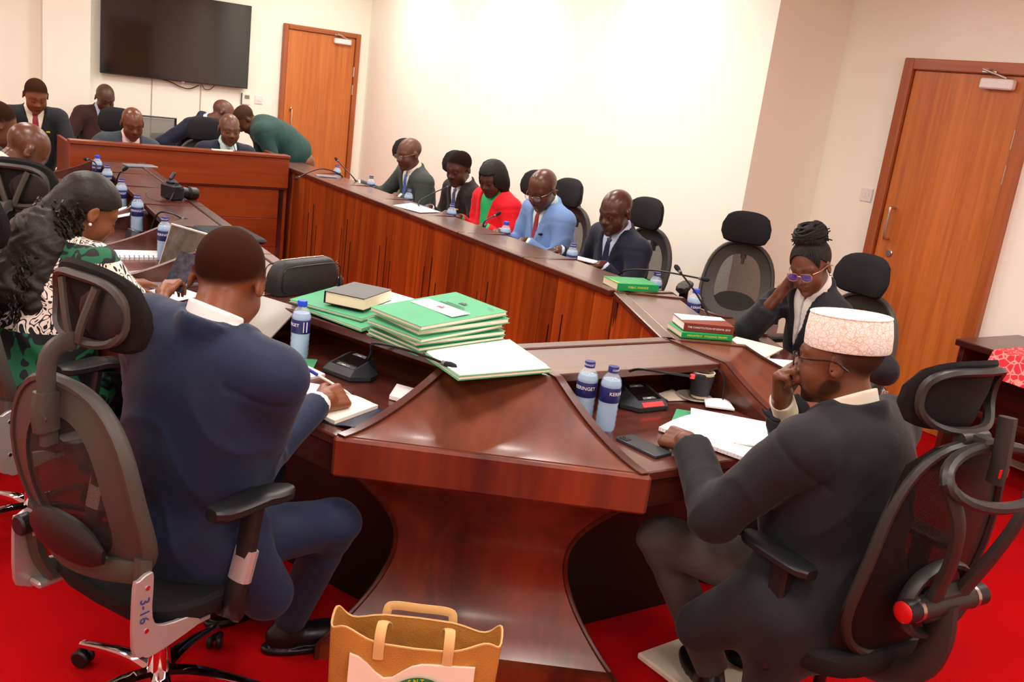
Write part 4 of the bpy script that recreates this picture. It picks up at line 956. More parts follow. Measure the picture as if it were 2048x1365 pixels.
# left row
M_print = mat('printed_dress', '#efe6d8', .7)
def print_nodes(m):
    nt = m.node_tree; N = nt.nodes.new; L = nt.links.new; b = nt.nodes['Principled BSDF']; tc = N('ShaderNodeTexCoord')
    n = N('ShaderNodeTexNoise'); n.inputs['Scale'].default_value = 9; n.inputs['Detail'].default_value = 1.; n.inputs['Distortion'].default_value = 3.2; L(tc.outputs['Object'], n.inputs['Vector'])
    cr = N('ShaderNodeValToRGB'); cr.color_ramp.interpolation = 'CONSTANT'; e = cr.color_ramp.elements; e[0].position = 0; e[0].color = srgb('#11131f'); e[1].position = .44; e[1].color = srgb('#efe4d4')
    for p_, c_ in ((.52, '#11131f'), (.57, '#efe4d4'), (.66, '#11131f')): q = e.new(p_); q.color = srgb(c_)
    L(n.outputs[0], cr.inputs[0])
    n2 = N('ShaderNodeTexNoise'); n2.inputs['Scale'].default_value = 14; n2.inputs['Detail'].default_value = 0; n2.inputs['Distortion'].default_value = 1.5; L(tc.outputs['Object'], n2.inputs['Vector'])
    c2 = N('ShaderNodeValToRGB'); c2.color_ramp.interpolation = 'CONSTANT'; c2.color_ramp.elements[0].color = srgb('#101318'); c2.color_ramp.elements[1].position = .53; c2.color_ramp.elements[1].color = srgb('#12603f'); L(n2.outputs[0], c2.inputs[0])
    sx = N('ShaderNodeSeparateXYZ'); L(tc.outputs['Object'], sx.inputs[0])
    # bands of the print: green leaves at the yoke and towards the hem
    mr = N('ShaderNodeValToRGB'); mr.color_ramp.interpolation = 'CONSTANT'; e = mr.color_ramp.elements; e[0].position = 0; e[0].color = (1, 1, 1, 1); e[1].position = .66; e[1].color = (0, 0, 0, 1); q = e.new(1.03/1.2); q.color = (1, 1, 1, 1); q = e.new(1.075/1.2); q.color = (0, 0, 0, 1)
    dv = N('ShaderNodeMath'); dv.operation = 'DIVIDE'; dv.inputs[1].default_value = 1.2; L(sx.outputs[2], dv.inputs[0]); L(dv.outputs[0], mr.inputs[0])
    mx = N('ShaderNodeMix'); mx.data_type = 'RGBA'; L(mr.outputs[0], mx.inputs[0]); L(cr.outputs[0], mx.inputs[6]); L(c2.outputs[0], mx.inputs[7]); L(mx.outputs[2], b.inputs['Base Color'])
print_nodes(M_print)
prw = person('woman in a black, white and green printed dress with long curly hair', (.40, 3.40, .53), (.60, 3.50, 1.165), wdir(.96, .18, 30), (.86, .5),
    dict(R=dict(w=(.86, 3.50, .87), hint=(0, -.7, -.6), d=(.55, .75, .3), n=(-.4, -.3, .6), curl=((35, 45, 25), (40, 50, 25), (45, 50, 25), (45, 50, 25)), thumb=(40, 20)), L=dict(w=(.80, 3.85, .82), hint=(0, .8, -.5), d=(.9, .2, 0), n=(0, 0, 1), curl=(15, 20, 12))),
    dict(kind='dress', mat=M_print, gname='dress', sleeve=.45, collar=False, cuff=.06, wide=1.1, folds=.0065, trousers=M_print, lower='skirt'), build=1.1, h=.006, hc=.009, hs=1.0, nose=1.0, jaw=.95, skin='#7d4a2b', shoulder=.175, belly=.03)
ball = person('bald man in a black suit reading white papers, left row', (.42, 5.28, .53), (.625, 5.32, 1.155), wdir(.92, .12, 42), (.95, .2), dict(R=dict(w=(.88, 5.15, .82), hint=(0, -.7, -.6)), L=dict(w=(.90, 5.5, .82), hint=(0, .7, -.6))), suit(C_black, M_shc, None), h=.0075, hc=.011, hs=1.08, skin='#5f3a27', srough=.3)
dkh = person('man with short dark hair in black behind the bald man, at the left edge', (.40, 6.35, .53), (.60, 6.42, 1.18), wdir(.9, .3, 20), (.95, .2), dict(R=dict(w=(.86, 6.22, .82), hint=(0, -.7, -.6)), L=dict(w=(.88, 6.55, .82), hint=(0, .7, -.6))), suit(C_black, None, None), h=.0095, hc=.013, hs=1.08, skin='#6b3f26', hairtint=(.95, [-.13, -.07, -.03, .0, .035, .06, .09], [-.06, -.05, -.008, .010, .03, .055, .070])) 
# far end
gry = person('bald man in a slate suit and pink tie seated behind the counter', (1.66, 8.22, .53), (1.70, 8.07, 1.115), wdir(.05, -1, 22), (.0, -1), dict(R=dict(w=(1.48, 7.85, .80), hint=(-.6, .3, -.6)), L=dict(w=(1.86, 7.85, .80), hint=(.6, .3, -.6))), suit(C_grey, M_shp, T_pink), h=.0095, hc=.013, hs=1.02, skin='#6a3a26', srough=.3)
nvc = person('bald man in a navy suit and striped tie seated behind the counter', (2.38, 7.98, .53), (2.385, 7.80, 1.155), wdir(-.05, -1, 12), (.0, -1), dict(R=dict(w=(2.2, 7.66, .79), hint=(-.6, .3, -.6)), L=dict(w=(2.58, 7.66, .79), hint=(.6, .3, -.6))), suit(C_dnavy, M_shm, T_str), h=.0095, hc=.013, hs=1.02, skin='#633f2d', srough=.35)
blk = person('man in a black suit with a dark red tie looking down, far left', (1.06, 8.62, .53), (1.06, 8.45, 1.24), wdir(.06, -1, 28), (.05, -1), dict(R=dict(w=(.90, 8.25, .66), hint=(-.7, .2, -.5)), L=dict(w=(1.2, 8.25, .68), hint=(.7, .2, -.5))), suit(C_black, M_shc, T_red), h=.0095, hc=.013, hs=1.06, skin='#7a4a2e', hairtint=(.95, [-.13, -.07, -.03, .0, .035, .06, .09], [-.06, -.05, -.008, .010, .03, .055, .070]), build=1.05)
brn = person('man in a brown suit and teal tie looking down under the screen', (1.80, 9.98, .53), (1.82, 9.82, 1.195), wdir(.12, -1, 30), (.1, -1), dict(R=dict(w=(1.66, 9.66, .68), hint=(-.7, .2, -.5)), L=dict(w=(1.98, 9.66, .68), hint=(.7, .2, -.5))), suit(C_mbrown, M_shb, T_teal), h=.010, hc=.013, hs=1.03, skin='#503529', build=1.05)
lean = person('man in a navy suit leaning sideways towards the stooping person in green', (2.44, 9.27, .53), (2.69, 9.02, 1.20), wdir(.85, -.35, 34), (.55, -.85), dict(R=dict(w=(2.36, 8.92, .76), hint=(-1, .1, -.15)), L=dict(w=(2.68, 8.90, .74), hint=(.5, .3, -.6))), suit(C_dnavy, M_shb, T_plum), h=.010, hc=.013, hs=1.03, skin='#5d3826', roll=18, nb_off=(-.05, .03, .03))
# person in green stooping, standing
C_legs = skin_mat('skin_leg', '#7d4a34')
gst = person('person in a bottle green dress stooping over behind the counter', (3.20, 8.42, .90), (2.745, 8.53, 1.20), wdir(-.9, .1, 60), (-1, .12), dict(R=dict(w=(2.75, 8.72, .85), hint=(.2, .2, -.8)), L=dict(w=(2.72, 8.38, .85), hint=(.3, -.2, -.8))),
    dict(kind='dress', mat=C_green, gname='dress', sleeve=.75, collar=False, cuff=.045, trousers=C_green, lower='skirt', loose=2.0), h=.010, hc=.013, hs=1.0, skin='#5d3826', standing=True, hump=.05, build=1.08, hairtint=(.7, [-.13, -.07, -.03, .0, .035, .06, .09], [-.055, -.045, -.008, .014, .035, .062, .078]),
    legs=[((3.27, 8.52, .62), (3.27, 8.52, .60)), ((3.25, 8.32, .62), (3.25, 8.32, .60))])
g = G()
def gleg(P):
    d = None
    for y in (8.52, 8.32):
        x = su(rc(P, (3.25, y, .88), (3.27, y, .48), .085, .055), rc(P, (3.27, y, .48), (3.26, y, .05), .052, .034), .03); x = su(x, el(P, (3.19, y, .035), (.12, .042, .035)), .02); d = x if d is None else np.minimum(d, x)
    return d
part('legs', sdf_mesh('legs', gleg, (3.0, 8.2, .0), (3.4, 8.65, .98), .012, C_legs, gst['org'], lambda V: np.ones((len(V), 3))), None, gst['t'])
# ------------------------------------------------------------------ headwear, hair and small things worn
def head_M(P): H = P['H']; return np.array([H['r'], H['f'], H['u']]).T*P['hs'], H['c']-P['org']
def add_to(P, name, g, m, label=None, angle=35, kind=None): return part(name, g, m, P['t'], label, angle, kind)
M_cap = mat('cap_cotton', '#f6ece0', .8)
def cap_nodes(m):
    nt = m.node_tree; N = nt.nodes.new; L = nt.links.new; b = nt.nodes['Principled BSDF']; tc = N('ShaderNodeTexCoord')
    def lines(scale, wd, dist):
        n = N('ShaderNodeTexNoise'); n.inputs['Scale'].default_value = scale*.6; L(tc.outputs['Object'], n.inputs['Vector'])
        ad = N('ShaderNodeVectorMath'); ad.operation = 'MULTIPLY_ADD'; ad.inputs[1].default_value = (dist,)*3; L(n.outputs['Color'], ad.inputs[0]); L(tc.outputs['Object'], ad.inputs[2])
        v = N('ShaderNodeTexVoronoi'); v.feature = 'DISTANCE_TO_EDGE'; v.inputs['Scale'].default_value = scale; L(ad.outputs[0], v.inputs['Vector'])
        c = N('ShaderNodeMath'); c.operation = 'LESS_THAN'; c.inputs[1].default_value = wd; L(v.outputs[0], c.inputs[0]); return c
    a, d = lines(62, .045, .014), lines(120, .04, .008); mx = N('ShaderNodeMath'); mx.operation = 'MAXIMUM'; L(a.outputs[0], mx.inputs[0]); L(d.outputs[0], mx.inputs[1])
    mul = N('ShaderNodeMath'); mul.operation = 'MULTIPLY'; mul.inputs[1].default_value = .55; L(mx.outputs[0], mul.inputs[0])
    mc = N('ShaderNodeMix'); mc.data_type = 'RGBA'; mc.inputs[6].default_value = srgb('#fbf6ee'); mc.inputs[7].default_value = srgb('#c58f58'); L(mul.outputs[0], mc.inputs[0]); L(mc.outputs[2], b.inputs['Base Color'])
cap_nodes(M_cap)
Mh, oh = head_M(cap)
def kofia_ring(z, rx, ry, dy=0.): return [(math.cos(a)*rx, -.014+dy+math.sin(a)*ry, z) for a in np.arange(40)/40*2*np.pi]
g = G(); g.loft([kofia_ring(.030, .0835, .1045), kofia_ring(.035, .0855, .1065), kofia_ring(.070, .085, .106), kofia_ring(.105, .081, .101), kofia_ring(.114, .078, .098), kofia_ring(.117, .070, .090), kofia_ring(.121, .040, .05), kofia_ring(.122, .004, .005)], M=Mh@rot('X', 5), o=oh)
add_to(cap, 'cap', g, M_cap, 'white cap embroidered with orange scrolls', 50)
g = G(); pth = kofia_ring(.115, .0785, .0985); g.sweep(pth, .0022, n=6, closed=True, M=Mh@rot('X', 5), o=oh); add_to(cap, 'cap_seam', g, M_cap)
# braided bun
Mh, oh = head_M(bunw); rnd = random.Random(3)
g = G()
for k in range(46):
    a0 = rnd.uniform(0, 6.28); tilt = rnd.uniform(-.6, .6); pts = []
    for i in range(9):
        a = a0+i/8*rnd.uniform(2.0, 3.2); zz = -.5+1.3*(k/46)+.25*math.sin(a*1.0+tilt*3)
        rr = math.sqrt(max(.08, 1-min(1, zz*zz*.9)))
        pts.append((math.cos(a)*.070*rr, -.045+math.sin(a)*.070*rr, .130+zz*.056))
    g.sweep(catmull(pts, 2), .0085, n=5, M=Mh, o=oh)
g.sphere(np.array(Mh)@np.array((0, -.045, .125))+oh, .052)
for k in range(16):
    a = rnd.uniform(0, 6.28); p = np.array((math.cos(a)*.066, -.045+math.sin(a)*.066, .10+rnd.uniform(-.02, .04))); q = p+np.array((math.cos(a)*.02, math.sin(a)*.02, rnd.uniform(-.02, .015)))
    g.sweep([p, (p+q)/2+(0, 0, .004), q], .003, n=4, M=Mh, o=oh)
add_to(bunw, 'hair_bun', g, M_hair, kind='stuff')
g = G()
for k in range(30):     # cornrows swept up from the hairline
    a = -1.25+2.5*k/29; pts = []
    for i in range(7):
        t_ = i/6; y = .070-.110*t_; x = math.sin(a)*(.076*(1-t_*.55)); z = .092+.025*t_-.085*(1-t_)*abs(math.sin(a))**2.4; x_, y_, z_ = x, y*(1-.35*abs(math.sin(a))**2), z
        q = np.array((x_, y_+.014, z_-.034)); q = q/np.sqrt(((q/np.array((.083, .104, .090)))**2).sum())+np.array((0, -.014, .034)); pts.append(q)
    g.sweep(catmull(pts, 2), .0036, n=5, M=Mh, o=oh)
add_to(bunw, 'cornrows', g, M_hair, kind='stuff')
for P_ in (bunw, prw):
    Mh, oh = head_M(P_)
    for s in (-1, 1): g = G(); g.sphere(np.array(Mh)@np.array((s*.086, -.004, -.042))+oh, .0055); add_to(P_, 'earring', g, M_brass if P_ is bunw else mat('pearl', '#f2efe8', .2))
# chin-length braids of the woman in red
def braid_bob(P_):
    loc, H, hs = P_['loc'], P_['H'], P_['hs']; _, _, skull_ = head_fields(H, hs)
    def f(P):
        q = loc(P); d = skull_(q)-.012; d = su(d, el(q, (0, -.035, -.035), (.108, .080, .135)), .03); d = np.maximum(d, -q[:, 2]-.145)
        face_ = np.maximum(np.maximum(abs(q[:, 0])-.060-.25*np.maximum(0, -.02-q[:, 2]), .012-q[:, 1]), q[:, 2]-.060); d = ss(d, face_, .012)
        d = np.maximum(d, -(skull_(q)+.004)*0+d); ang = np.arctan2(q[:, 0], q[:, 1]+.02); return (d+.0022*np.sin(ang*46))*hs
    me = sdf_mesh('braids', f, H['c']-.22, H['c']+.22, .0065, M_hair, P_['org']); part('braids', me, None, P_['t'])
braid_bob(redw)
# long curls of the woman in the printed dress
def long_curls(P_):
    loc, H, hs, ft, us, nb, rt = P_['loc'], P_['H'], P_['hs'], P_['ft'], P_['us'], P_['nb'], P_['rt']; _, _, skull_ = head_fields(H, hs)
    n0 = nb-ft*.085
    def f(P):
        q = loc(P); d = skull_(q)-.010; ln = np.interp(q[:, 1], [-.13, -.03, .0, .035, .06, .09], [-.2, -.02, .012, .03, .05, .066]); d = np.maximum(d, ln-q[:, 2])
        v = rc(P, H['c']-H['f']*.075-H['u']*.02, n0+us*.02, .070, .088); v = su(v, rc(P, n0+us*.02, n0-us*.16-ft*.06, .092, .085), .05); v = su(v, rc(P, n0-us*.12-rt*.05-ft*.05, n0-us*.30-rt*.06-ft*.07, .075, .045), .05); v = su(v, rc(P, n0-us*.02+rt*.07, n0-us*.20+rt*.09-ft*.03, .06, .045), .05)
        w = v+.010+.004*np.sin(P[:, 0]*88+2*np.sin(P[:, 2]*60))*np.sin(P[:, 1]*80+1.5*np.sin(P[:, 2]*75)); d = su(d, w, .02); return d
    lo = np.minimum(H['c'], n0-us*.36)-.2; hi = np.maximum(H['c'], n0)+.2
    me = sdf_mesh('hair', f, lo, hi, .0062, mat('curly_hair', '#191310', .5, spec=.4, bump=(60, .25)), P_['org']); part('hair', me, None, P_['t'])
    g = G(); rnd = random.Random(5); c0 = H['c']-H['f']*.075-H['u']*.01; o = P_['org']
    for k in range(210):     # ringlets hanging over the back
        th = rnd.uniform(-2.0, 2.0); lvl = rnd.random(); st = c0*(1-lvl)+(n0-us*.05)*lvl; R_ = .078+.022*lvl; side = rt*math.sin(th)-ft*math.cos(th)
        a = st+side*R_*rnd.uniform(.85, 1.05); ln = rnd.uniform(.14, .26); ph = rnd.uniform(0, 6.28); fr_ = rnd.uniform(3.0, 5.0); rad = rnd.uniform(.006, .011); pts = []
        for i in range(20):
            t_ = i/19; ctr = a-us*ln*t_*.75-np.array((0, 0, ln*t_*.3))+side*.012*math.sin(t_*3)-ft*.03*t_; an = ph+fr_*6.28*t_; pts.append(ctr+rt*rad*math.cos(an)+ft*rad*math.sin(an)-o)
        g.sweep(pts, [.0042, .0042, .003], n=4)
    part('curls', g, mat('curly_hair', '#191310', .5), P_['t'], kind='stuff')
long_curls(prw)
# lapel pins, wristwear
for P_, m_, lab in ((blk, mat('gold_green_pin', '#c8b23a', .4), None), (dark, mat('gold_green_pin', '#c8b23a', .4), None), (blue, M_blackm, None)):
    q = P_['nb']-P_['us']*.13-P_['rt']*.085+P_['ft']*.13-P_['org']; g = G(); g.box(q, (.028, .02, .012), .003); add_to(P_, 'lapel_pin', g, m_)
g = G(); g.box(navy['pelvis']+navy['rt']*.2+navy['ft']*.2-navy['org']+(0, 0, -.05), (.01, .01, .01), .004)
# ------------------------------------------------------------------ bottles
M_pet = mat('clear_plastic_bottle', '#e2f1fb', .08, spec=.7, alpha=.25); M_water = mat('blue_tinted_water', '#a9d4f4', .12, trans=.35, ior=1.15)
M_label = mat('bottle_label', '#1f2460', .45); M_capd = mat('dark_blue_cap', '#262c78', .4); M_capb = mat('bright_blue_cap', '#1c49d6', .35); M_ltxt = mat('label_white', '#eef0f6', .5); M_lcyan = mat('label_blue', '#4d7fd6', .5)
def bend(o, r, z0):
    for v in o.data.vertices:
        a = v.co.x/r; rr = r+v.co.z; v.co = (rr*math.sin(a), -rr*math.cos(a), v.co.y+z0)
IDM = ((1, 0, 0, 0), (0, 1, 0, 0), (0, 0, 1, 0), (0, 0, 0, 1))
def bottle(label, loc, rz, bright=False):
    t = thing('water_bottle', label, 'bottle', loc, rz, 'water bottles on the desks')
    ribs = [(.0315+(.0012 if k % 2 else -.0008), .012+.0085*k) for k in range(9)]
    prof = [(0, .004), (.020, .003), (.027, 0), (.0305, .004)]+ribs+[(.0325, .092), (.0318, .095), (.0318, .142), (.0328, .145), (.0322, .152), (.0285, .166), (.0205, .177), (.0145, .183), (.0138, .192)]
    g = G(); g.lathe(prof, 24); part('bottle_body', g, M_pet, t, angle=60)
    g = G(); g.lathe([(0, .005)]+[(r-.0022, z) for r, z in prof[3:-4]]+[(.026, .163), (0, .163)], 20); part('water', g, M_water, t, angle=60)
    g = G(); g.lathe([(.0321, .095), (.0324, .0955), (.0324, .1415), (.0321, .142)], 28, caps=False); lb = part('label', g, M_label, t)
    tx = text_part('label_text', 'KERINGET', .0155, M_ltxt, lb, IDM, .0002); bend(tx, .0327, .124)
    g = G(); g.add([(-.016, -.008, 0), (.0, .008, 0), (.016, -.008, 0)], [(0, 1, 2)]); tr_ = part('label_mark', g, M_lcyan, lb, fix=False); bend(tr_, .0328, .106)
    g = G(); g.add([(.05, -.018, 0), (.065, -.018, 0), (.065, .018, 0), (.05, .018, 0)], [(0, 1, 2, 3)]); bc = part('barcode_panel', g, M_ltxt, lb, fix=False); bend(bc, .0328, .1185)
    g = G(); g.lathe([(.0155, .186), (.0165, .187), (.0165, .202), (.0155, .205), (0, .2055)], 20); cp = part('bottle_cap', g, M_capb if bright else M_capd, t)
    if not bright:
        tx = text_part('cap_text', 'KERINGET', .0085, M_ltxt, cp, IDM, .0002); bend(tx, .0168, .195)
    return t
bd = bottle('water bottle with barcode turned out, nearer of the pair by the capped man', (1.845, 2.105, WK), 20)
bb = bottle('water bottle with bright blue cap beside the green folder near the man in navy', (1.178, 2.955, WK), -95, True)
def bot(src, loc, rz, lab): return dup(src, (*loc, WK), rz, lab)
bot(bd, (1.80, 2.165), -50, 'water bottle with its name label showing, farther of the pair by the capped man')
for (x, y, br, lab) in ((3.17, 3.41, 0, 'water bottle behind the green book on the right row'), (3.10, 3.06, 1, 'water bottle with bright blue cap behind the leaning microphone'), (3.18, 4.12, 0, 'water bottle before the bald man in dark navy'),
    (3.16, 4.78, 1, 'water bottle with bright blue cap before the man in light blue'), (3.15, 5.43, 0, 'water bottle between the woman in red and the dark suited man'), (3.15, 6.06, 0, 'water bottle before the grey-green suited man near his tie'),
    (3.17, 6.74, 0, "water bottle beside the grey-green suited man's outstretched hand"), (3.16, 7.38, 0, 'water bottle at the far end of the right row before the door'),
    (1.24, 6.92, 1, 'water bottle with bright blue cap at the far end of the left row'), (1.21, 6.42, 0, 'water bottle second from the far end of the left row'), (1.17, 5.80, 0, 'water bottle on the left row behind the camera'),
    (1.13, 5.20, 0, 'water bottle on the left row beside the grey microphone unit'), (1.11, 4.54, 0, 'water bottle behind the grey cup on the left row')):
    bot(bb if br else bd, (x, y), random.uniform(-60, 20) if x > 2 else -20, lab)
# ------------------------------------------------------------------ conference microphones
M_mic = mat('mic_grey_plastic', '#2b2d31', .38, spec=.5); M_micg = mat('mic_black_gloss', '#181312', .12, spec=.6); M_micb = mat('mic_button', '#6a6d70', .4); M_foam = mat('mic_foam', '#141518', .85, bump=(600, .5)); M_lit = mat('mic_red_light', '#ff3030', .4, emit='#ff2020', estr=1.6)
def microphone(label, loc, rz, neck, live=False, base=True):
    """rz turns local -y to the speaker; neck points are local"""
    t = thing('microphone', label, 'microphone', loc, rz, 'desk microphones')
    hx = lambda sx, sy, z: [(-.10*sx, -.012, z), (-.062*sx, -.068*sy, z), (.062*sx, -.068*sy, z), (.10*sx, -.012, z), (.088*sx, .035*sy, z), (.055*sx, .062*sy, z), (-.055*sx, .062*sy, z), (-.088*sx, .035*sy, z)]
    top = [(-.056, -.018, .043), (-.056, -.046, .036), (.056, -.046, .036), (.056, -.018, .043), (.056, .02, .054), (.050, .050, .060), (-.050, .050, .060), (-.056, .02, .054)]
    g = G(); g.loft([hx(.93, .93, .0), hx(1, 1, .006), hx(1, 1, .018), top]); b_ = part('base', g, M_mic, t, angle=20)
    g = G(); g.add([(-.050, -.044, .0372), (.050, -.044, .0372), (.046, .046, .0602), (-.046, .046, .0602)], [(0, 1, 2, 3)]); part('control_panel', g, M_micg, b_, fix=False)
    for y0, y1, z0, z1 in ((-.042, -.030, .0385, .0415), (.030, .044, .0568, .0605)):
        g = G(); g.add([(-.030, y0, z0), (.030, y0, z0), (.024, y1, z1), (-.024, y1, z1)], [(0, 1, 2, 3)]); part('button', g, M_micb, b_, fix=False)
        g = G(); g.add([(-.008, y0+.004, z0+.0012), (.008, y0+.004, z0+.0012), (.008, y0+.0065, z0+.002), (-.008, y0+.0065, z0+.002)], [(0, 1, 2, 3)]); part('button_mark', g, M_ltxt, b_, fix=False)
    if live:
        g = G(); g.add([(-.045, -.0672, .0205), (.045, -.0672, .0205), (.045, -.0537, .0315), (-.045, -.0537, .0315)], [(0, 1, 2, 3)]); part('live_light', g, M_lit, b_, fix=False)
    p = catmull(neck, 5); g = G(); g.sweep(p, [.0062, .0048, .0042, .0042], n=8, taper=None); nk = part('gooseneck', g, M_blackm, t)
    e = p[-1]; d = nrm(p[-1]-p[-2]); q = [e-d*.012, e, e+d*.018, e+d*.034, e+d*.042]
    g = G(); g.sweep(q[1:], [.0085, .0115, .0105, .004], n=12, taper=None); part('mic_head', g, M_foam, nk)
    g = G(); g.sweep([e-d*.012, e], .0078, n=12, taper=None); part('light_ring', g, M_lit if live else M_micb, nk)
    return t
def loc_pts(loc, rz, pts):
    c, s = math.cos(math.radians(-rz)), math.sin(math.radians(-rz)); return [((p[0]-loc[0])*c-(p[1]-loc[1])*s, (p[0]-loc[0])*s+(p[1]-loc[1])*c, p[2]-loc[2]) for p in pts]
def mic_world(label, loc, rz, neck, live=False): return microphone(label, loc, rz, loc_pts(loc, rz, neck), live)
mic_world('black microphone with folded gooseneck below the pile of green folders', (1.285, 2.760, WK), place(0, nl)-180, [(1.335, 2.74, .825), (1.295, 2.64, .885), (1.262, 2.565, .935), (1.30, 2.47, .948), (1.345, 2.38, .946), (1.375, 2.31, .943)])
mic_world('black microphone with red lights beside the paper cup', (2.125, 2.262, WK), 0, [(2.09, 2.33, .825), (2.07, 2.30, .87), (2.03, 2.20, .925), (2.08, 2.12, .935), (2.16, 2.075, .932)], True)
mic_world('microphone pointing at the empty chair, behind the stacked books', (2.98, 2.72, WK), place(0, n1)-180, [(2.93, 2.74, .83), (2.92, 2.76, .90), (2.93, 2.88, .99), (2.945, 3.03, 1.065)])
mic_world('microphone with neck bent flat over the green book', (3.22, 3.72, WK), 90-180, [(3.17, 3.70, .83), (3.13, 3.62, .93), (3.14, 3.40, .985), (3.22, 3.16, 1.0)])
mic_world('microphone reaching towards the dark suited man', (3.22, 5.62, WK), -90, [(3.17, 5.62, .83), (3.02, 5.66, .925), (3.20, 5.82, .98), (3.40, 5.96, 1.02)])
mic_world('microphone before the man in light blue', (3.24, 5.05, WK), -90, [(3.19, 5.05, .83), (3.17, 5.05, .92), (3.25, 5.05, .97)])
mic_world('microphone at the far end standing in front of the door', (3.22, 6.98, WK), -90, [(3.17, 6.94, .83), (3.10, 6.88, .92), (3.04, 6.98, 1.0), (3.02, 7.06, 1.04)])
mic_world('microphone bowed low over the farthest desk', (3.22, 7.25, WK), -90, [(3.17, 7.2, .83), (3.06, 7.08, .93), (2.88, 7.0, .975), (2.72, 6.88, .955), (2.60, 6.78, .925)])
for lab, (x, y), tip in (('microphone at the far end of the left row', (1.13, 6.75), (1.17, 6.86, .95)), ('microphone on the left row behind the camera', (1.12, 6.1), (1.23, 6.06, .99)), ('grey microphone unit on the left row behind the open notebook', (1.10, 4.98), (1.29, 4.90, .905)), ('microphone on the left row beside the water bottle and camera', (1.08, 5.5), (1.15, 5.12, .90))):
    mic_world(lab, (x, y, WK), 90, [(x+.05, y, .83), (x+.08, y+(tip[1]-y)*.2, .92), ((x+.08+tip[0])/2, y+(tip[1]-y)*.6, (tip[2]+.95)/2), tip])
# ------------------------------------------------------------------ paper goods
def lined_paper(name, base, ink, scale, axis=1, amt=.35):
    """paper with faint rows of print"""
    if name in MATS: return MATS[name]
    m = mat(name, base, .75, spec=.2); nt = m.node_tree; N = nt.nodes.new; L = nt.links.new; b = nt.nodes['Principled BSDF']; tc = N('ShaderNodeTexCoord'); sp = N('ShaderNodeSeparateXYZ'); L(tc.outputs['Object'], sp.inputs[0])
    mu = N('ShaderNodeMath'); mu.operation = 'MULTIPLY'; mu.inputs[1].default_value = scale; L(sp.outputs[axis], mu.inputs[0]); fr_ = N('ShaderNodeMath'); fr_.operation = 'FRACT'; L(mu.outputs[0], fr_.inputs[0]); lt = N('ShaderNodeMath'); lt.operation = 'LESS_THAN'; lt.inputs[1].default_value = .3; L(fr_.outputs[0], lt.inputs[0])
    n = N('ShaderNodeTexNoise'); n.inputs['Scale'].default_value = 130; L(tc.outputs['Object'], n.inputs['Vector']); gt = N('ShaderNodeMath'); gt.operation = 'GREATER_THAN'; gt.inputs[1].default_value = .5; L(n.outputs[0], gt.inputs[0])
    m2 = N('ShaderNodeMath'); m2.operation = 'MULTIPLY'; L(lt.outputs[0], m2.inputs[0]); L(gt.outputs[0], m2.inputs[1]); m3 = N('ShaderNodeMath'); m3.operation = 'MULTIPLY'; m3.inputs[1].default_value = amt; L(m2.outputs[0], m3.inputs[0])
    mx = N('ShaderNodeMix'); mx.data_type = 'RGBA'; mx.inputs[6].default_value = srgb(base); mx.inputs[7].default_value = srgb(ink); L(m3.outputs[0], mx.inputs[0]); L(mx.outputs[2], b.inputs['Base Color']); return m
M_print_paper = lined_paper('printed_paper', '#fbfaf8', '#8a8a90', 90)
M_cream = mat('cream_paper', '#f3ead2', .75); M_folder = mat('green_folder_card', '#55ab7c', .6, spec=.3, var=(6, .06)); M_foldin = mat('pale_green_lining', '#cfe5cf', .7)
def quad_sheet(c0, c1, c2, c3, na=8, nb=8, bulge=0., curl=0.):
    """grid between four corners (c0->c1 along u, c0->c3 along v)"""
    c0, c1, c2, c3 = (np.array(c, float) for c in (c0, c1, c2, c3)); P = []
    for i in range(na+1):
        u = i/na; P.append([(c0*(1-u)+c1*u)*(1-v)+(c3*(1-u)+c2*u)*v+np.array((0, 0, bulge*math.sin(math.pi*u)*math.sin(math.pi*v)+curl*(u**3)*v**2)) for v in np.linspace(0, 1, nb+1)])
    return P
def paper_thing(name, label, cat, corners, th, m, org=None, bulge=.002, curl=0., group=None):
    o = np.array(org if org is not None else np.mean(corners, 0)); g = G(); g.sheet(np.array(quad_sheet(*[np.array(c)-o for c in corners], bulge=bulge, curl=curl)), th)
    return single(name, g, m, label, cat, tuple(o), 0, group)
def folder(label, corners, th, m_cov=None, pages=True, tabs=False, group='green card folders'):
    c = [np.array(x, float) for x in corners]; o = np.mean(c, 0); t = thing('file_folder', label, 'folder', tuple(o-(0, 0, th)), 0, group); rel = [x-o+(0, 0, th) for x in c]
    g = G(); g.sheet(np.array(quad_sheet(*rel, bulge=.003)), .0012); part('cover', g, m_cov or M_folder, t)
    ins = lambda k, dz: [x*(1-k)+np.mean(rel, 0)*k+(0, 0, dz) for x in rel]
    g = G(); g.sheet(np.array(quad_sheet(*ins(.02, -.002), bulge=.003)), max(.001, th-.004)); part('pages', g, M_cream, t)
    g = G(); g.sheet(np.array(quad_sheet(*ins(-.01, -th+.001))), .0012); part('back_cover', g, m_cov or M_folder, t)
    return t, rel
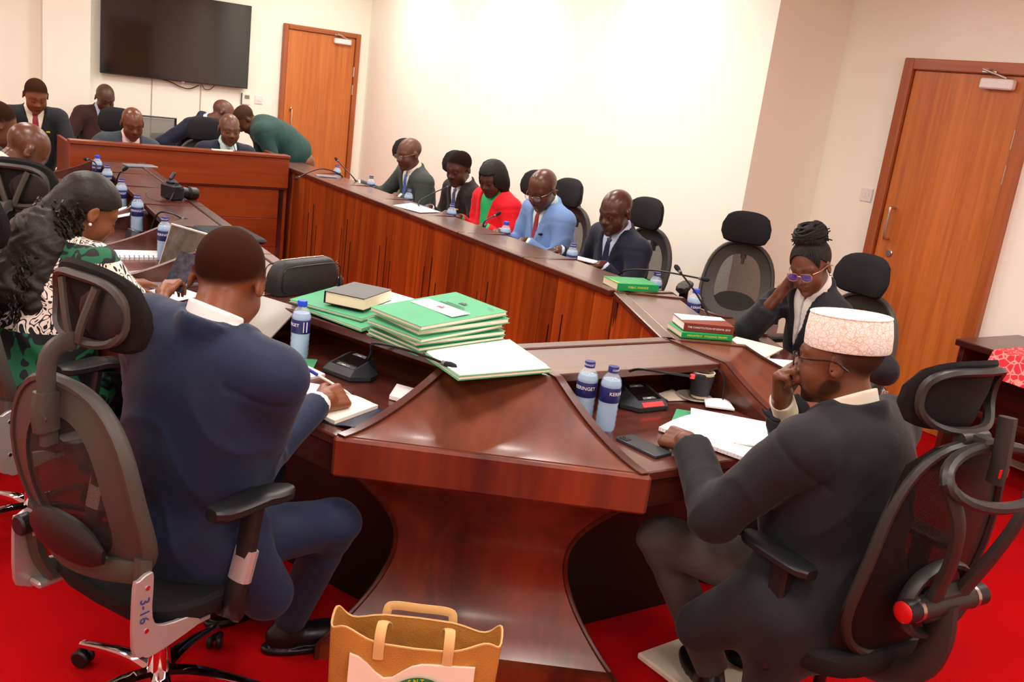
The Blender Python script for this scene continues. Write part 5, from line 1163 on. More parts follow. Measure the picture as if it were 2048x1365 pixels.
# pile of folders on the shelf
base = [np.array(p) for p in ((1.312, 2.718, 0), (1.665, 2.782, 0), (1.722, 2.532, 0), (1.369, 2.468, 0))]
zs = .916; rnd = random.Random(11); names = ['lowest green folder in the tall pile on the shelf', 'second lowest green folder in the tall pile on the shelf', 'third green folder from the bottom of the tall pile', 'third green folder from the top of the tall pile', 'second green folder from the top of the tall pile', 'top green folder of the tall pile with white printed label']
for k in range(6):
    th = (.012, .011, .014, .012, .016, .014)[k]; a = rnd.uniform(-.09, .09) if k < 5 else 0; ctr = np.mean(base, 0); off = np.array((rnd.uniform(-.015, .02), rnd.uniform(-.015, .015), 0)) if k < 5 else np.zeros(3)
    cs = []
    for i, p in enumerate(base):
        d = p-ctr; q = ctr+off+np.array((d[0]*math.cos(a)-d[1]*math.sin(a), d[0]*math.sin(a)+d[1]*math.cos(a), 0)); q[2] = zs+th+(.0, .005, .004, .0)[i]*(k+1); cs.append(q)
    t_, rel = folder(names[k], cs, th); zs += th+.0035
u_ = nrm(rel[1]-rel[0]); v_ = nrm(rel[3]-rel[0]); n_ = np.cross(u_, -v_)*-1; n_ = np.cross(u_, v_); n_ = n_*np.sign(n_[2]); c_ = np.mean(rel, 0)
def plate(g, cu, cv, wu, wv, dz): 
    p = c_+u_*cu+v_*cv+n_*dz+(0, 0, .003*math.cos(math.pi*cu/.36)*math.cos(math.pi*cv/.255)); g.add([p-u_*wu/2-v_*wv/2, p+u_*wu/2-v_*wv/2, p+u_*wu/2+v_*wv/2, p-u_*wu/2+v_*wv/2], [(0, 1, 2, 3)])
g = G(); plate(g, .0, .0, .075, .21, .0012); lb_ = part('label_sheet', g, M_paper, t_, fix=False)
M_inkd = mat('dark_print', '#2f4a3c', .6); M_inkb = mat('brown_print', '#8a5a48', .6)
for (cu, cv, wu, wv) in ((.052, -.0, .004, .12), (.066, .0, .004, .09), (.14, .09, .003, .03)):
    g = G(); plate(g, cu, cv, wu, wv, .0016); part('printed_line', g, M_inkd, t_, fix=False)
for cu, cv, m_ in ((.095, .005, M_inkd), (.004, .0, M_inkb)):
    g = G(); 
    for du, dv, a_, b_ in ((0, 0, .014, .012), (.0, .011, .018, .007), (.0, -.011, .018, .007), (.012, 0, .006, .008)): plate(g, cu+du, cv+dv, a_, b_, .0018)
    part('crest', g, m_, t_, fix=False)
for cu in (-.018, .022):
    g = G(); plate(g, cu, 0, .0025, .13, .0018); part('printed_line', g, mat('grey_print', '#a9a6a2', .6), t_, fix=False)
# open white folder on the corner wedge
t_, rel = folder('open green folder of white pages lying on the corner of the worn wedge desk', [(1.387, 2.464, .930), (1.739, 2.509, .938), (1.700, 2.225, .936), (1.355, 2.195, .942)], .012)
g = G(); g.sheet(np.array(quad_sheet(*[x*.97+np.array((0, 0, .004)) for x in rel], bulge=.006)), .003); part('white_pages', g, M_paper, t_)
g = G(); g.sheet(np.array(quad_sheet(*[x*.97+np.array((.012, .03, .002)) for x in rel], bulge=.004)), .002); part('loose_sheet', g, M_paper, t_)
# lower pile left: two folders, papers, the black book
folder('dark green folder under the black book, lower of two', [(1.215, 3.06, .926), (1.47, 3.22, .926), (1.62, 2.97, .926), (1.31, 2.76, .926)], .010)
folder('green folder just under the black book', [(1.19, 3.11, .940), (1.44, 3.29, .942), (1.60, 3.02, .942), (1.34, 2.83, .940)], .010)
paper_thing('paper_sheet', 'white sheets sticking out behind the black book', 'paper', [(1.46, 3.10, .950), (1.60, 3.18, .950), (1.68, 2.98, .950), (1.50, 2.88, .950)], .006, M_paper)
def hardback(label, c, rz, w, h, th, m_cov, m_pg, tilt=0., spine_txt=None, m_txt=None, stripe=None, group=None, front_txt=None):
    t = thing('book', label, 'book', c, rz, group)
    for z in (0, th-.002):
        g = G(); g.box((0, 0, z+.001), (w, h, .002 if th < .03 else .003), .0008); part('cover', g, m_cov, t)
    g = G(); g.box((.002, 0, th/2), (w-.006, h-.006, th-.003), .001); part('pages', g, m_pg, t)
    g = G(); g.box((-w/2+.001, 0, th/2), (.003, h, th), .001); sp = part('spine', g, m_cov, t)
    if spine_txt: text_part('spine_text', spine_txt, min(.014, th*.5, h*1.55/len(spine_txt)), m_txt, sp, frame((-w/2-.0007, 0, th/2), (0, -1, 0), (0, 0, 1), (-1, 0, 0)))
    if front_txt: text_part('cover_text', front_txt, .012, m_txt, t, frame((0, h*.2, th+.0002), (1, 0, 0), (0, 1, 0), (0, 0, 1)))
    if stripe:
        g = G(); g.add(stripe[0], [tuple(range(len(stripe[0])))], None, (0, 0, th+.0012)); part('cover_stripe', g, stripe[1], t, fix=False)
    return t
M_blk = mat('black_leatherette', '#15171a', .38, bump=(180, .15)); M_gb = mat('green_book_cover', '#0d9a52', .4); M_yel = mat('yellow_print', '#e8dc3c', .5); M_brn = mat('brown_book_cover', '#7a2f1e', .45); M_pgc = mat('page_block', '#efe2c4', .8); M_org = mat('orange_print', '#d8722e', .5)
hardback('thick black hardback book lying on the green folders', (1.408, 3.015, .952), -52, .155, .215, .042, M_blk, M_pgc, front_txt='HOLY BIBLE' if 0 else None)
g = hardback('green paperback on the right row before the bald man in dark navy', (2.965, 3.36, SH), 185, .155, .22, .034, M_gb, M_pgc, spine_txt='PUBLIC FINANCE', m_txt=M_yel, stripe=([(-.075, .09, 0), (-.055, .108, 0), (.0, .108, 0), (.02, .108, 0)], M_yel))
g.rotation_euler = (0, 0, math.radians(78))
b1_ = hardback('green paperback at the bottom of the two stacked books', (2.675, 2.585, SH), 70, .15, .215, .022, M_gb, M_pgc, spine_txt='PARLIAMENT  STANDING ORDERS', m_txt=M_yel)
b2_ = hardback('brown and white paperback on top of the two stacked books', (2.692, 2.592, SH+.0235), 66, .145, .205, .032, M_brn, M_paper, spine_txt='THE CONSTITUTION OF KENYA, 2010', m_txt=M_ltxt, stripe=([(.072, -.1, 0), (.072, .1, 0), (-.03, .1, 0), (.02, -.1, 0)], M_paper))
# navy man's desk: diary, spiral document, green folder, pen, white booklet, grey file
t_ = thing('diary', 'open diary with cream pages and dark navy cover under the writing hand', 'notebook', (1.075, 2.505, WK), place(0, nl)-180+6)
for s in (-1, 1):
    g = G(); P = [[(s*(.004+.135*u), -.10+.20*v, .014+.008*math.sin(math.pi*min(1, u*1.1))*(1-u*.4)) for v in np.linspace(0, 1, 5)] for u in np.linspace(0, 1, 9)]; g.sheet(np.array(P), .011); part('pages', g, mat('diary_page', '#f7f0dc', .75), t_)
    g = G(); P = [[(s*(.0+.145*u), -.106+.212*v, .003) for v in np.linspace(0, 1, 3)] for u in np.linspace(0, 1, 4)]; g.sheet(np.array(P), .003); part('cover', g, mat('navy_leatherette', '#232c40', .45), t_)
g = G(); P = [[(.145+.065*u, -.104+.2*v, .004+.012*math.sin(u*1.4)) for v in np.linspace(0, 1, 3)] for u in np.linspace(0, 1, 5)]; g.sheet(np.array(P), .003); part('cover_flap', g, mat('navy_leatherette', '#232c40', .45), t_)
g = G(); g.sweep(catmull([(-.02, .1, .02), (-.03, -.06, .024), (-.05, -.12, .012), (-.045, -.15, -.004)], 4), .003, .0007, 4); part('ribbon', g, mat('brown_ribbon', '#4a2a20', .6), t_)
t_ = thing('pen', 'white ballpoint pen with blue cap held by the man in navy', 'pen', (1.098, 2.49, .842), 0)
g = G(); d_ = nrm((.62, -.30, -.36)); g.sweep([-d_*.045, d_*.055], .0042, n=8, taper=None); g.sweep([d_*.055, d_*.075], [.004, .001], n=8, taper=None); part('barrel', g, mat('pen_white', '#e6e8dc', .35), t_)
g = G(); g.sweep([-d_*.085, -d_*.045], .0052, n=8, taper=None); part('pen_cap', g, mat('pen_blue', '#2a3aa8', .35), t_)
def spiral_doc(label, loc, rz, w, h, pages=.008, comb=True, fold=0.):
    t = thing('spiral_document', label, 'document', loc, rz)
    g = G(); P = [[(-w/2+w*u, -h/2+h*v, pages+.006*math.sin(math.pi*u)) for v in np.linspace(0, 1, 6)] for u in np.linspace(0, 1, 8)]; g.sheet(np.array(P), pages); part('pages', g, M_print_paper, t)
    if fold:
        g = G(); P = [[(-w/2-fold*u, -h/2+h*v, .004+pages*.5+.03*math.sin(math.pi*u)*(1-u*.5)) for v in np.linspace(0, 1, 6)] for u in np.linspace(0, 1, 8)]; g.sheet(np.array(P), .003); part('turned_pages', g, M_print_paper, t)
    if comb:
        for k in range(14):
            y = -h*.42+h*.84*k/13; g = G(); g.sweep([(-w/2+.008*math.cos(a), y, .004+pages*.7+.009*math.sin(a)) for a in np.linspace(0, 2*math.pi, 9)[:-1]], .0014, n=4, closed=True, up=(0, 1, 0)); part('comb_ring', g, M_black, t)
    return t
spiral_doc('comb bound document under the arm of the man in navy', (1.02, 2.80, WK), place(0, nl)-180, .21, .29, .008)
paper_thing('file_folder', 'single green folder lying flat beside the near water bottle', 'folder', [(1.02, 3.02, .776), (1.23, 2.915, .776), (1.12, 2.72, .776), (.93, 2.84, .776)], .004, M_folder)
paper_thing('booklet', 'white booklet tucked against the wedge desk below the folders', 'booklet', [(1.375, 2.60, .785), (1.46, 2.47, .785), (1.38, 2.37, .785), (1.30, 2.50, .785)], .012, M_paper)
t_ = thing('file_folder', 'grey translucent file propped against the shelf behind the man in navy', 'folder', (1.03, 3.13, .80), 0); g = G(); g.sheet(np.array(quad_sheet((-.06, -.02, .0), (.03, -.13, .0), (.19, -.04, .115), (.10, .09, .125), bulge=.008)), .006); part('cover', g, mat('grey_vinyl', '#8f8a80', .35), t_)
g = G(); g.sheet(np.array(quad_sheet((-.055, -.02, -.006), (.03, -.12, -.006), (.185, -.035, .108), (.10, .085, .118), bulge=.008)), .004); part('pages', g, M_paper, t_)
# toiletry bag
t_ = thing('zip_bag', 'black leather zip bag with gold chain tassel on the shelf', 'bag', (1.335, 3.36, SH), 24)
rings = []
for i in range(13):
    z = .001+.115*i/12; k = 1-.10*(i/12)**3; w_, d_ = .165*(1-.12*(i/12)**4), .05*(1-.25*(i/12)**2.5); rings.append([(np.sign(math.cos(a))*abs(math.cos(a))**.35*w_*k, np.sign(math.sin(a))*abs(math.sin(a))**.45*d_*k, z) for a in np.arange(28)/28*2*np.pi])
rings += [[(p[0]*.90, p[1]*.7, .122) for p in rings[-1]], [(p[0]*.7, p[1]*.3, .125) for p in rings[-1]]]
g = G(); g.loft(rings); part('bag_body', g, mat('black_grain_leather', '#17191b', .45, bump=(260, .25)), t_, angle=60)
for s in (-1, 1):
    lp = [(np.sign(math.cos(a))*abs(math.cos(a))**.35*.150, s*(.050-.004), .058+np.sign(math.sin(a))*abs(math.sin(a))**.45*.050) for a in np.arange(36)/36*2*np.pi]; g = G(); g.sweep(lp, .0022, n=5, closed=True, up=(0, 1, 0)); part('piping', g, M_black, t_)
g = G(); g.sweep(catmull([(-.12, .0, .1265), (0, 0, .1275), (.10, 0, .1265)], 5), .003, .0012, 5); part('zip', g, M_brass, t_)
g = G()
for k in range(7): g.sweep([(.158+.004*k+.006*math.cos(a), -.02, .10-.010*k+.006*math.sin(a)) for a in np.linspace(0, 6.28, 9)[:-1]], .0014, n=4, closed=True, up=(0, 1, 0))
part('chain', g, M_brass, t_, kind='stuff')
g = G(); g.lathe([(0, 0), (.012, 0), (.008, .035), (.004, .04), (0, .04)], 10, o=(.186, -.02, .002)); part('tassel', g, M_black, t_)
paper_thing('paper_sheet', 'white papers behind the black zip bag', 'paper', [(1.33, 3.56, .925), (1.50, 3.66, .925), (1.56, 3.50, .925), (1.38, 3.44, .925)], .012, M_print_paper)
# cap man's desk
spiral_doc('open comb bound document held by the capped man', (2.175, 1.915, WK+.005), 198, .235, .34, .012, False)
paper_thing('paper_sheet', 'loose white printed pages beneath the hands of the capped man', 'paper', [(2.255, 2.155, .790), (2.44, 1.94, .795), (2.24, 1.74, .80), (2.06, 1.95, .79)], .004, M_print_paper, curl=.01)
paper_thing('file_folder', 'green folder edge under the capped man\'s papers', 'folder', [(2.225, 2.19, .776), (2.31, 2.12, .776), (2.22, 2.0, .776), (2.12, 2.10, .776)], .003, M_folder)
def phone(label, loc, rz, m_back, cam=True):
    t = thing('phone', label, 'phone', loc, rz); g = G(); g.prism([(x*.0375+sx*0, y*.08) for x, y in ((-1, -.96), (-.92, -1), (.92, -1), (1, -.96), (1, .96), (.92, 1), (-.92, 1), (-1, .96))], 0, .0095, .0015); part('phone_body', g, m_back, t)
    if cam:
        g = G(); g.box((-.018, .058, .0105), (.026, .03, .003), .001); c = part('camera_island', g, M_black, t)
        for k in (-.006, .006): g = G(); g.lathe([(0, 0), (.0055, 0), (.005, .0012), (0, .0012)], 12, o=(-.018, .058+k, .012)); part('camera_lens', g, M_micg, c)
    return t
for sx in (0,): phone('grey phone lying face down by the wedge desk near the capped man', (1.868, 1.945, WK), 8, mat('phone_grey', '#33383d', .35))
def paper_cup(label, loc, m):
    t = thing('paper_cup', label, 'cup', loc); n_r = 40
    g = G(); g.lathe([(.028, .0), (.0285, .004), (.0415, .094), (.0395, .094), (.027, .006), (.0, .006)], 28); part('cup_wall', g, M_paper if 0 else mat('cup_cream', '#eadfc6', .6), t)
    rr = []
    for z in (.010, .086):
        r0 = .0289+(.0128*(z/.094)); rr.append([(math.cos(a)*(r0+.0022+(.0007 if i % 2 else 0)), math.sin(a)*(r0+.0022+(.0007 if i % 2 else 0)), z) for i, a in enumerate(np.arange(64)/64*2*np.pi)])
    g = G(); g.loft(rr, caps=False); part('ripple_sleeve', g, m, t, angle=10)
    g = G(); g.sweep([(math.cos(a)*.0415, math.sin(a)*.0415, .094) for a in np.arange(24)/24*2*np.pi], .0016, n=6, closed=True); part('rim', g, mat('cup_rim', '#f3efe6', .5), t)
    g = G(); g.lathe([(0, .080), (.0388, .080), (.0388, .0805), (0, .0805)], 20); part('coffee', g, mat('milky_coffee', '#b08a5c', .3), t)
    return t
M_rip = mat('ripple_charcoal', '#2a2c30', .6)
paper_cup('charcoal ripple paper cup on a saucer by the capped man', (2.395, 2.262, WK+.012), M_rip); paper_cup('charcoal paper cup on the left row beside the laptop', (1.13, 4.56, WK), M_rip)
g = G(); g.lathe([(0, .003), (.04, .002), (.062, .009), (.066, .012), (.064, .013), (.042, .006), (0, .006)], 28); single('saucer', g, mat('stoneware', '#c9c1b0', .35), 'pale saucer under the ripple paper cup', 'saucer', (2.385, 2.275, WK))
paper_thing('napkin', 'crumpled white napkin beside the saucer', 'napkin', [(2.40, 2.24, .785), (2.475, 2.20, .790), (2.43, 2.12, .783), (2.34, 2.17, .786)], .006, M_paper, bulge=.012)
paper_thing('paper_sheet', 'cream paper wrapper tucked behind the saucer', 'paper', [(2.27, 2.34, .776), (2.36, 2.36, .78), (2.34, 2.26, .776), (2.26, 2.27, .776)], .003, M_cream, bulge=.006)
g = G(); g.sweep(catmull([(2.43, 2.18, .79), (2.44, 2.20, .86), (2.41, 2.21, .90), (2.36, 2.20, .90)], 5)-np.array((2.43, 2.18, .77)), .0028, n=6, taper=None); single('cable', g, M_black, 'thin black looped cable rising beside the ripple cup', 'cable', (2.43, 2.18, WK))
# bun woman's desk
spiral_doc('comb bound document open before the woman with the braided bun', (3.06, 2.47, WK+.014), 64, .215, .30, .010, True, .19)
paper_thing('file_folder', 'cream folder on the desk behind the stacked books', 'folder', [(3.02, 2.78, .79), (3.24, 2.90, .79), (3.33, 2.70, .79), (3.11, 2.60, .79)], .006, M_cream)
paper_thing('paper_sheet', 'white sheets below the cream folder on the desk of the woman with the bun', 'paper', [(2.94, 2.66, .782), (3.10, 2.74, .782), (3.16, 2.62, .782), (2.99, 2.55, .782)], .004, M_paper)
# right row papers
paper_thing('paper_sheet', 'white papers on the shelf before the dark suited man', 'paper', [(2.835, 5.66, .915), (3.04, 5.80, .915), (3.08, 5.46, .915), (2.90, 5.40, .915)], .003, M_paper)
phone('slim grey phone lying on the farthest right desk', (2.93, 7.05, SH), 80, mat('phone_silver', '#8d9097', .3), False)
t_ = phone('tablet phone in the hands of the bald man in dark navy', (3.42, 4.30, .842), 20, M_paper, False)
g = hardback('white booklet before the man in light blue', (3.44, 5.17, WK), 90, .15, .21, .012, M_paper, M_paper)
# left row: camera, tablet, sleeve, laptop, notebook
t_ = thing('camera', 'black SLR camera with zoom lens lying on the left row', 'camera', (1.375, 5.50, SH), 20)
g = G(); g.box((0, 0, .048), (.065, .13, .09), .012); g.box((0, 0, .10), (.05, .055, .03), .012); part('camera_body', g, M_black, t_)
g = G(); g.box((.02, -.055, .045), (.045, .03, .085), .014); part('grip', g, mat('camera_rubber', '#101012', .8), t_)
g = G(); g.lathe([(0, 0), (.033, 0), (.034, .03), (.031, .034), (.031, .07), (.036, .075), (.037, .125), (.034, .13), (.0, .128)], 20, rot('Y', 96), (.03, .0, .046)); ln_ = part('zoom_lens', g, M_black, t_)
g = G(); g.lathe([(.036, 0), (.0365, .001), (.0365, .012), (.036, .013)], 20, rot('Y', 96), (.10, 0, .040), False); part('zoom_ring', g, mat('camera_rubber', '#101012', .8), ln_)
g = G(); g.box((.0, -.005, .135), (.02, .024, .05), .006, rot('Y', 35)); part('flash', g, M_mic, t_)
g = G(); g.lathe([(0, 0), (.012, 0), (.012, .012), (0, .012)], 14, o=(.0, -.045, .093)); part('dial', g, M_mic, t_)
g = G(); g.sweep(catmull([(-.02, .06, .08), (-.09, .1, .03), (-.12, .02, .006), (-.07, -.07, .004), (-.02, -.06, .06)], 5), .004, .0012, 5); part('strap', g, M_black, t_)
phone('grey tablet at the far end of the left row', (1.53, 6.99, SH), 100, mat('tablet_grey', '#7d828c', .3), False).scale = (1.6, 1.3, 1)
t_ = thing('laptop_sleeve', 'black laptop sleeve lying behind the open laptop', 'laptop sleeve', (1.375, 4.42, SH), 92)
g = G(); g.prism([(x*.18, y*.125) for x, y in ((-1, -.85), (-.88, -1), (.88, -1), (1, -.85), (1, .85), (.88, 1), (-.88, 1), (-1, .85))], 0, .022, .009); part('sleeve_body', g, mat('black_neoprene', '#1c1e22', .8, bump=(300, .3)), t_)
g = G(); g.sweep([(-.17, .127, .011), (0, .13, .011), (.17, .127, .011)], .002, n=5); part('zip', g, M_blackm, t_)
t_ = thing('laptop', 'open silver laptop before the woman in the printed dress', 'laptop', (.985, 4.12, WK), -68)
M_alu = mat('aluminium', '#d4d4d6', .3, metal=.7)
g = G(); g.prism([(x*.155, y*.108) for x, y in ((-1, -.92), (-.94, -1), (.94, -1), (1, -.92), (1, 1), (-1, 1))], 0, .012, .002); part('keyboard_deck', g, M_alu, t_)
kb = G()
for r_ in range(5):
    for c_i in range(13): kb.box((-.126+.021*c_i, .08-.0185*r_, .0128), (.0175, .0150, .002), .0006)
part('keys', kb, mat('laptop_keys', '#5a6680', .5), t_, kind='stuff')
g = G(); g.box((0, -.065, .0123), (.10, .062, .0008), .0003); part('trackpad', g, mat('trackpad', '#c6c6ca', .3, metal=.5), t_)
Ms = rot('X', 18); hinge = np.array((0, .108, .014))
g = G(); g.box((0, 0, .105), (.31, .006, .21), .002, None); g2 = G(); g2.add(np.concatenate(g.v), g.f, rot('X', -18), hinge); ld = part('lid', g2, M_alu, t_)
M_screen = mat('laptop_screen', '#4a4038', .08, spec=.7, var=(14, .7))
g = G(); g.add([(-.147, -.0035, .012), (.147, -.0035, .012), (.147, -.0035, .202), (-.147, -.0035, .202)], [(0, 1, 2, 3)], rot('X', -18), hinge); part('screen', g, M_screen, ld, fix=False)
spiral_doc('comb bound notebook open on the left row with white pages', (.985, 4.66, WK), 92, .24, .33, .012, True)
paper_thing('file_folder', 'pale green folder under the comb bound notebook on the left row', 'folder', [(.86, 4.78, .776), (1.06, 5.02, .776), (1.15, 4.86, .776), (.95, 4.62, .776)], .003, M_folder)
paper_thing('paper_sheet', 'white paper by the hand of the woman in the printed dress', 'paper', [(.86, 3.88, .778), (1.02, 4.0, .778), (1.10, 3.82, .778), (.92, 3.70, .778)], .002, M_paper)
q = prw['joints']['R'][2]; t_ = phone('phone held up by the woman in the printed dress', (q[0]+.085, q[1]+.10, q[2]+.055), 0, mat('phone_dark_glass', '#3a3f48', .1, spec=.7, var=(60, .5)), False); t_.rotation_euler = (math.radians(55), math.radians(10), math.radians(-40))
paper_thing('paper_sheet', 'white papers read by the bald man on the left', 'paper', [(.90, 5.30, .80), (.98, 5.62, .80), (1.18, 5.56, .86), (1.10, 5.24, .86)], .003, M_paper)
paper_thing('paper_sheet', 'white papers lying on the far counter top', 'paper', [(2.16, 7.50, 1.018), (2.32, 7.52, 1.018), (2.32, 7.46, 1.018), (2.16, 7.44, 1.018)], .006, M_cream)
g = G(); g.sweep(catmull([(0, 0, 0), (-.03, -.02, .06), (-.09, -.06, .12)], 4), .003, n=6, taper=None); single('microphone', g, M_blackm, 'thin microphone neck rising from the counter before the navy suited man', 'microphone', (2.35, 7.50, 1.013))
# ------------------------------------------------------------------ on the walls
t_ = thing('television', 'large black television on the back wall', 'television', (2.62, 10.43, 1.825))
g = G(); g.box((0, 0, 0), (1.475, .05, .85), .004); part('casing', g, M_black, t_)
g = G(); g.add([(-.730, -.0255, -.415), (.730, -.0255, -.415), (.730, -.0255, .418), (-.730, -.0255, .418)], [(0, 1, 2, 3)]); part('screen', g, mat('tv_glass', '#1c1c1a', .06, spec=.9), t_, fix=False)
g = G(); g.box((.06, -.024, -.428), (.035, .008, .012), .002); part('badge', g, M_steel, t_)
g = G(); g.box((0, .045, 0), (.4, .05, .3), .004); part('wall_mount', g, M_blackm, t_)
g = G(); g.sweep(catmull([(-.13, .02, -.425), (-.05, .03, -.44), (.04, .035, -.475), (.14, .04, -.49), (.24, .04, -.445)], 5), .005, n=6, taper=None); part('cable', g, M_black, t_)
g = G(); g.sweep(catmull([(.27, .03, -.43), (.30, .04, -.475), (.36, .04, -.47), (.40, .03, -.43)], 5), .004, n=6, taper=None); part('cable', g, M_black, t_)
t_ = thing('thermostat', 'white thermostat with green display right of the television', 'thermostat', (3.37, 10.5, 1.29)); g = G(); g.box((0, -.012, 0), (.09, .024, .12), .006); part('case', g, M_white, t_)
g = G(); g.box((.008, -.0245, .022), (.052, .002, .04), .0008); part('display', g, mat('lcd_green', '#7d8466', .3), t_); g = G(); g.box((-.046, -.012, 0), (.012, .02, .12), .003); part('side_strip', g, mat('grey_strip', '#5c666e', .5), t_)
def wall_switch(label, M):
    t = thing('light_switch', label, 'switch', M=M); g = G(); g.box((0, -.005, 0), (.088, .01, .088), .003); part('plate', g, M_white, t)
    for s in (-1, 1): g = G(); g.box((s*.012, -.0115, 0), (.018, .004, .03), .001); part('rocker', g, M_white, t)
wall_switch('small white wall switch beside the thermostat', Matrix.Translation((3.515, 10.5, 1.295)))
wall_switch('white wall switch left of the entrance door', Matrix.Translation((5.45, 4.0, 1.37)) @ Matrix.Rotation(-math.pi/2, 4, 'Z'))
# ------------------------------------------------------------------ visitor chairs and side furniture
M_maho = wood('red_mahogany', '#4a0d10', '#7a1c1e', 'z', .25, .5, .05)
def visitor_chair(label, loc, rz):
    t = thing('visitor_chair', label, 'chair', (*loc, 0), rz, 'red wooden visitor chairs')
    g = G(); g.box((0, .02, .43), (.5, .5, .07), .03); part('seat', g, mat('black_leather', '#17151a', .45), t)
    g = G(); g.box((0, -.23, .72), (.48, .06, .42), .025, rot('X', 8)); part('backrest', g, mat('black_leather', '#17151a', .45), t)
    for s in (-1, 1):
        g = G(); g.sweep(catmull([(s*.27, -.26, .74), (s*.285, -.1, .70), (s*.29, .1, .675), (s*.285, .24, .66), (s*.28, .27, .63)], 5), [.03, .028, .03, .032, .02], [.022, .02, .02, .02, .014], 8, sq=.7); part('arm', g, M_maho, t)
        for y0, y1 in ((.22, .24), (-.22, -.27)):
            g = G(); g.sweep(catmull([(s*.28, y0, .66 if y0 > 0 else .72), (s*.275, (y0+y1)/2, .4), (s*.27, y1, .0)], 4), [.026, .024, .018], n=8, sq=.7, up=(0, 1, 0)); part('leg', g, M_maho, t)
    return t
v0 = visitor_chair('red wooden armchair of the man in the brown suit', (1.80, 9.95), 180)
dup(v0, (1.06, 8.66, 0), 180, 'red wooden armchair of the man in black with the red tie', 'red wooden visitor chairs'); dup(v0, (2.50, 9.42, 0), 205, 'red wooden armchair of the leaning man in navy', 'red wooden visitor chairs')
t_ = thing('mesh_visitor_chair', 'square grey mesh backed chair behind the slate suited man', 'chair', (2.09, 9.10, 0), 180)
g = G(); g.sweep([(-.2, .0, .6), (-.2, 0, 1.11), (.2, 0, 1.11), (.2, 0, .6)], .012, n=6, closed=True, up=(0, 1, 0), sq=.6); part('back_frame', g, M_black, t_)
g = G(); g.add([(-.19, 0, .61), (.19, 0, .61), (.19, 0, 1.10), (-.19, 0, 1.10)], [(0, 1, 2, 3)]); part('back_mesh', g, mat('grey_mesh', '#77736e', .7, alpha=.85), t_, fix=False)
g = G(); g.box((0, .24, .45), (.44, .44, .05), .015); part('seat', g, M_pad, t_)
for sx in (-1, 1):
    for sy in (.04, .42): g = G(); g.tube((sx*.2, sy, 0), (sx*.2, sy, .6 if sy < .1 else .45), .011); part('leg', g, M_black, t_)
dup(chairR, (1.66, 8.25, 0), 180, 'mesh office chair of the bald man in the slate suit', 'high backed mesh office chairs'); dup(chairR, (2.33, 8.10, 0), 180, 'mesh office chair of the navy suited man behind the counter', 'high backed mesh office chairs')
# side table with the red cloth, by the entrance door
t_ = thing('side_table', 'dark wooden side table by the entrance door', 'table', (4.78, 2.78, 0), -90)
M_st = wood('side_table_wood', '#2e120d', '#5a2216', 'x', .3, .3, .05)
g = G(); g.box((.75, .33, .74), (1.5, .62, .035), .005); part('table_top', g, M_st, t_)
g = G(); g.box((.03, .33, .36), (.03, .56, .72), .003); part('side_panel', g, M_st, t_); g = G(); g.box((1.47, .33, .36), (.03, .56, .72), .003); part('side_panel', g, M_st, t_)
g = G(); g.box((.75, .40, .42), (1.42, .02, .58), .002); part('back_panel', g, M_st, t_); g = G(); g.box((.75, .05, .40), (1.42, .03, .03), .003); part('rail', g, M_st, t_)
M_cloth = mat('red_net_cloth', '#d8202e', .7)
def net_nodes(m):
    nt = m.node_tree; N = nt.nodes.new; L = nt.links.new; tc = N('ShaderNodeTexCoord'); v = N('ShaderNodeTexVoronoi'); v.feature = 'DISTANCE_TO_EDGE'; v.inputs['Scale'].default_value = 26; L(tc.outputs['Object'], v.inputs['Vector'])
    mr = N('ShaderNodeMapRange'); mr.inputs[1].default_value = .04; mr.inputs[2].default_value = .08; mr.inputs[3].default_value = 1; mr.inputs[4].default_value = 0; L(v.outputs[0], mr.inputs[0])
    mx = N('ShaderNodeMix'); mx.data_type = 'RGBA'; mx.inputs[6].default_value = srgb('#d8202e'); mx.inputs[7].default_value = srgb('#ff9a94'); L(mr.outputs[0], mx.inputs[0]); L(mx.outputs[2], nt.nodes['Principled BSDF'].inputs['Base Color'])
net_nodes(M_cloth)
P = []
for i in range(25):
    x = .22+1.2*i/24; row_ = [(x, .60, .762), (x, .30, .763), (x, .04, .763), (x, .012, .758)]+[(x, .010-.012*k-.006*math.sin(x*30)*k/5, .755-.024*k) for k in range(1, 6)]; P.append(row_)
g = G(); g.sheet(np.array(P), .003); single('table_cloth', g, M_cloth, 'red cloth with a pale net pattern over the side table', 'cloth', (4.78, 2.78, 0), -90)
# ------------------------------------------------------------------ on the floor
t_ = thing('jute_bag', 'brown jute tote bag with cream pocket standing before the pedestal', 'bag', (1.085, 1.815, 0), -34)
M_jute = mat('jute_weave', '#c98d42', .85, spec=.15, bump=(420, .6), var=(7, .14)); M_pocket = mat('cream_cotton', '#f6e4cc', .85)
W0_, D0_, H0_ = .215, .052, .41
def rim_pt(a): c, s = math.cos(a), math.sin(a); return (np.sign(c)*abs(c)**.45*W0_, np.sign(s)*abs(s)**.5*D0_*(1+.18*math.sin(3*a)))
n_a = 48; out_r, in_r = [], []
for i in range(9):
    z = H0_*i/8; k = .93+.07*i/8; out_r.append([(rim_pt(a)[0]*k, rim_pt(a)[1]*k, z+(.012*math.sin(5*a)+.014*abs(math.cos(a))**4 if i == 8 else .004*math.sin(5*a)*i/8)) for a in np.arange(n_a)/n_a*2*np.pi])
for i in range(8, 0, -1):
    in_r.append([(p[0]*.975, p[1]*.94, p[2]) for p in out_r[i]])
g = G(); g.loft(out_r+in_r); part('bag_body', g, M_jute, t_, angle=60)
g = G(); g.sweep([(p[0]*.99, p[1]*.97, p[2]+.001) for p in out_r[-1]], .003, n=5, closed=True); part('rim_seam', g, mat('jute_trim', '#d9b070', .85), t_)
yf = -D0_*1.0
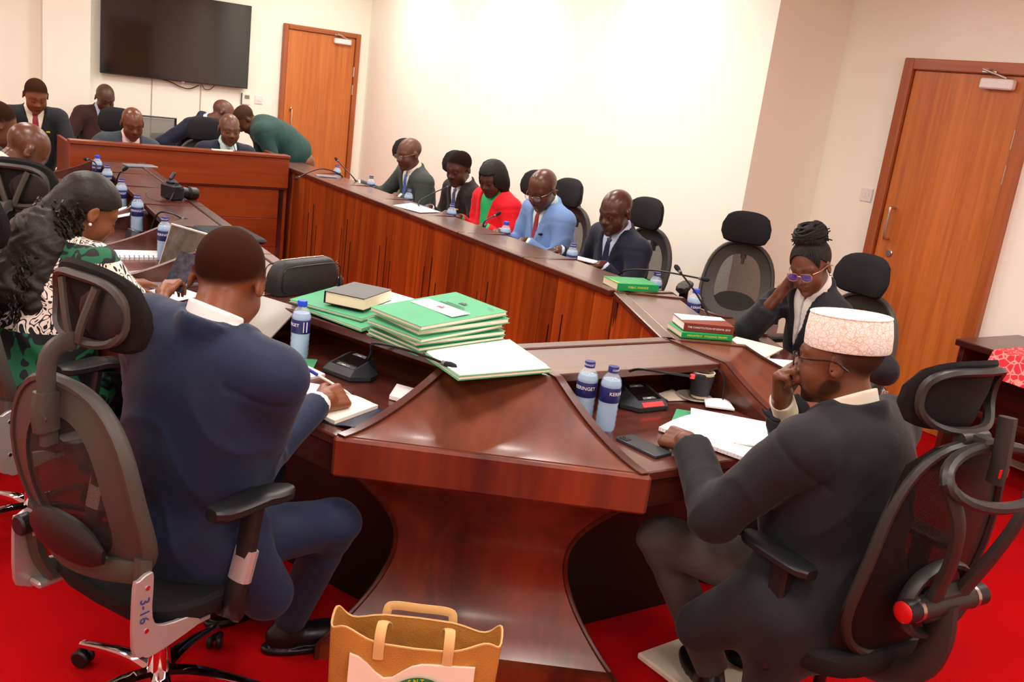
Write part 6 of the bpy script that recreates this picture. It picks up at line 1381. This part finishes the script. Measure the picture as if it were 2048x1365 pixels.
P = [[(-.155+.31*u, -D0_*(1.0+.0)*(.955+.03*v)-.009-.010*math.sin(math.pi*u)*v, .03+(.335-.055*math.exp(-((u-.30)/.16)**2))*v) for v in np.linspace(0, 1, 8)] for u in np.linspace(0, 1, 15)]
V_ = np.array(P); g = G(); a_, b_ = V_.shape[:2]; top_ = V_.reshape(-1, 3); bk = top_+(0, .008, 0); N_ = len(top_); F_ = []
for i in range(a_-1):
    for j in range(b_-1): q0, q1, q2, q3 = i*b_+j, (i+1)*b_+j, (i+1)*b_+j+1, i*b_+j+1; F_.append((q0, q1, q2, q3)); F_.append((N_+q0, N_+q3, N_+q2, N_+q1))
for i in range(a_-1): q = i*b_+b_-1; F_.append((q, q+b_, N_+q+b_, N_+q)); q = i*b_; F_.append((q+b_, q, N_+q, N_+q+b_))
g.add(np.vstack([top_, bk]), F_); pk = part('pocket', g, M_pocket, t_)
M_gring = mat('green_print', '#1f7a3a', .7)
cz, cx_, R1, R2 = .246, .03, .086, .066
ring = []
g = G()
for k in range(40):
    a0, a1 = 2*math.pi*k/40, 2*math.pi*(k+1)/40
    f_ = lambda R, a: (cx_+R*math.cos(a), -D0_*.985-.0205-.004*math.sin(a), cz+R*math.sin(a))
    g.quad(f_(R1, a0), f_(R1, a1), f_(R2, a1), f_(R2, a0))
rg = part('printed_ring', g, M_gring, pk, fix=False)
cur = 'PARLIAMENT OF KENYA'
for k, ch in enumerate(cur):
    if ch == ' ': continue
    a = math.radians(90+(len(cur)/2-k-.5)*11.5); pos = (cx_+.0755*math.cos(a), -D0_*.985-.0215-.004*math.sin(a), cz+.0755*math.sin(a)); xd = (math.sin(a), 0, -math.cos(a)); yd = (math.cos(a), 0, math.sin(a)); text_part('letter', ch, .0165, M_yel, rg, frame(pos, xd, yd, (0, -1, 0)))
for s, y0 in ((1, -D0_*.95), (-1, D0_*.95)):
    pth = catmull([(-.085, y0, H0_-.06), (-.085, y0-s*.01, H0_+.01), (-.07, y0-s*.012, H0_+.028), (0, y0+s*.0, H0_+.036 if s < 0 else H0_+.01), (.07, y0-s*.012, H0_+.028), (.085, y0-s*.01, H0_+.01), (.085, y0, H0_-.06)], 5) if s < 0 else None
    if s < 0: g = G(); g.sweep(pth, .012, .004, 8, up=(0, 1, 0), taper=None); part('handle', g, mat('jute_trim', '#d9b070', .85), t_)
    else:
        for x in (-.085, .085):
            g = G(); g.sweep(catmull([(x, y0-.012, H0_-.05), (x, y0-.013, H0_+.005), (x*.98, y0+.01, H0_+.035), (x*.9, y0+.04, H0_+.02), (x*.88, y0+.06, H0_-.01)], 5), .004, .014, 8, up=(1, 0, 0)); part('handle', g, mat('jute_trim', '#d9b070', .85), t_)
g = G(); g.box((.15, -.14, .012), (.32, .30, .024), .006); single('floor_panel', g, mat('cream_laminate', '#e6dcc4', .4), 'cream flat panel on the red carpet beside the pedestal', 'panel', (2.03, 1.96, 0), 4)
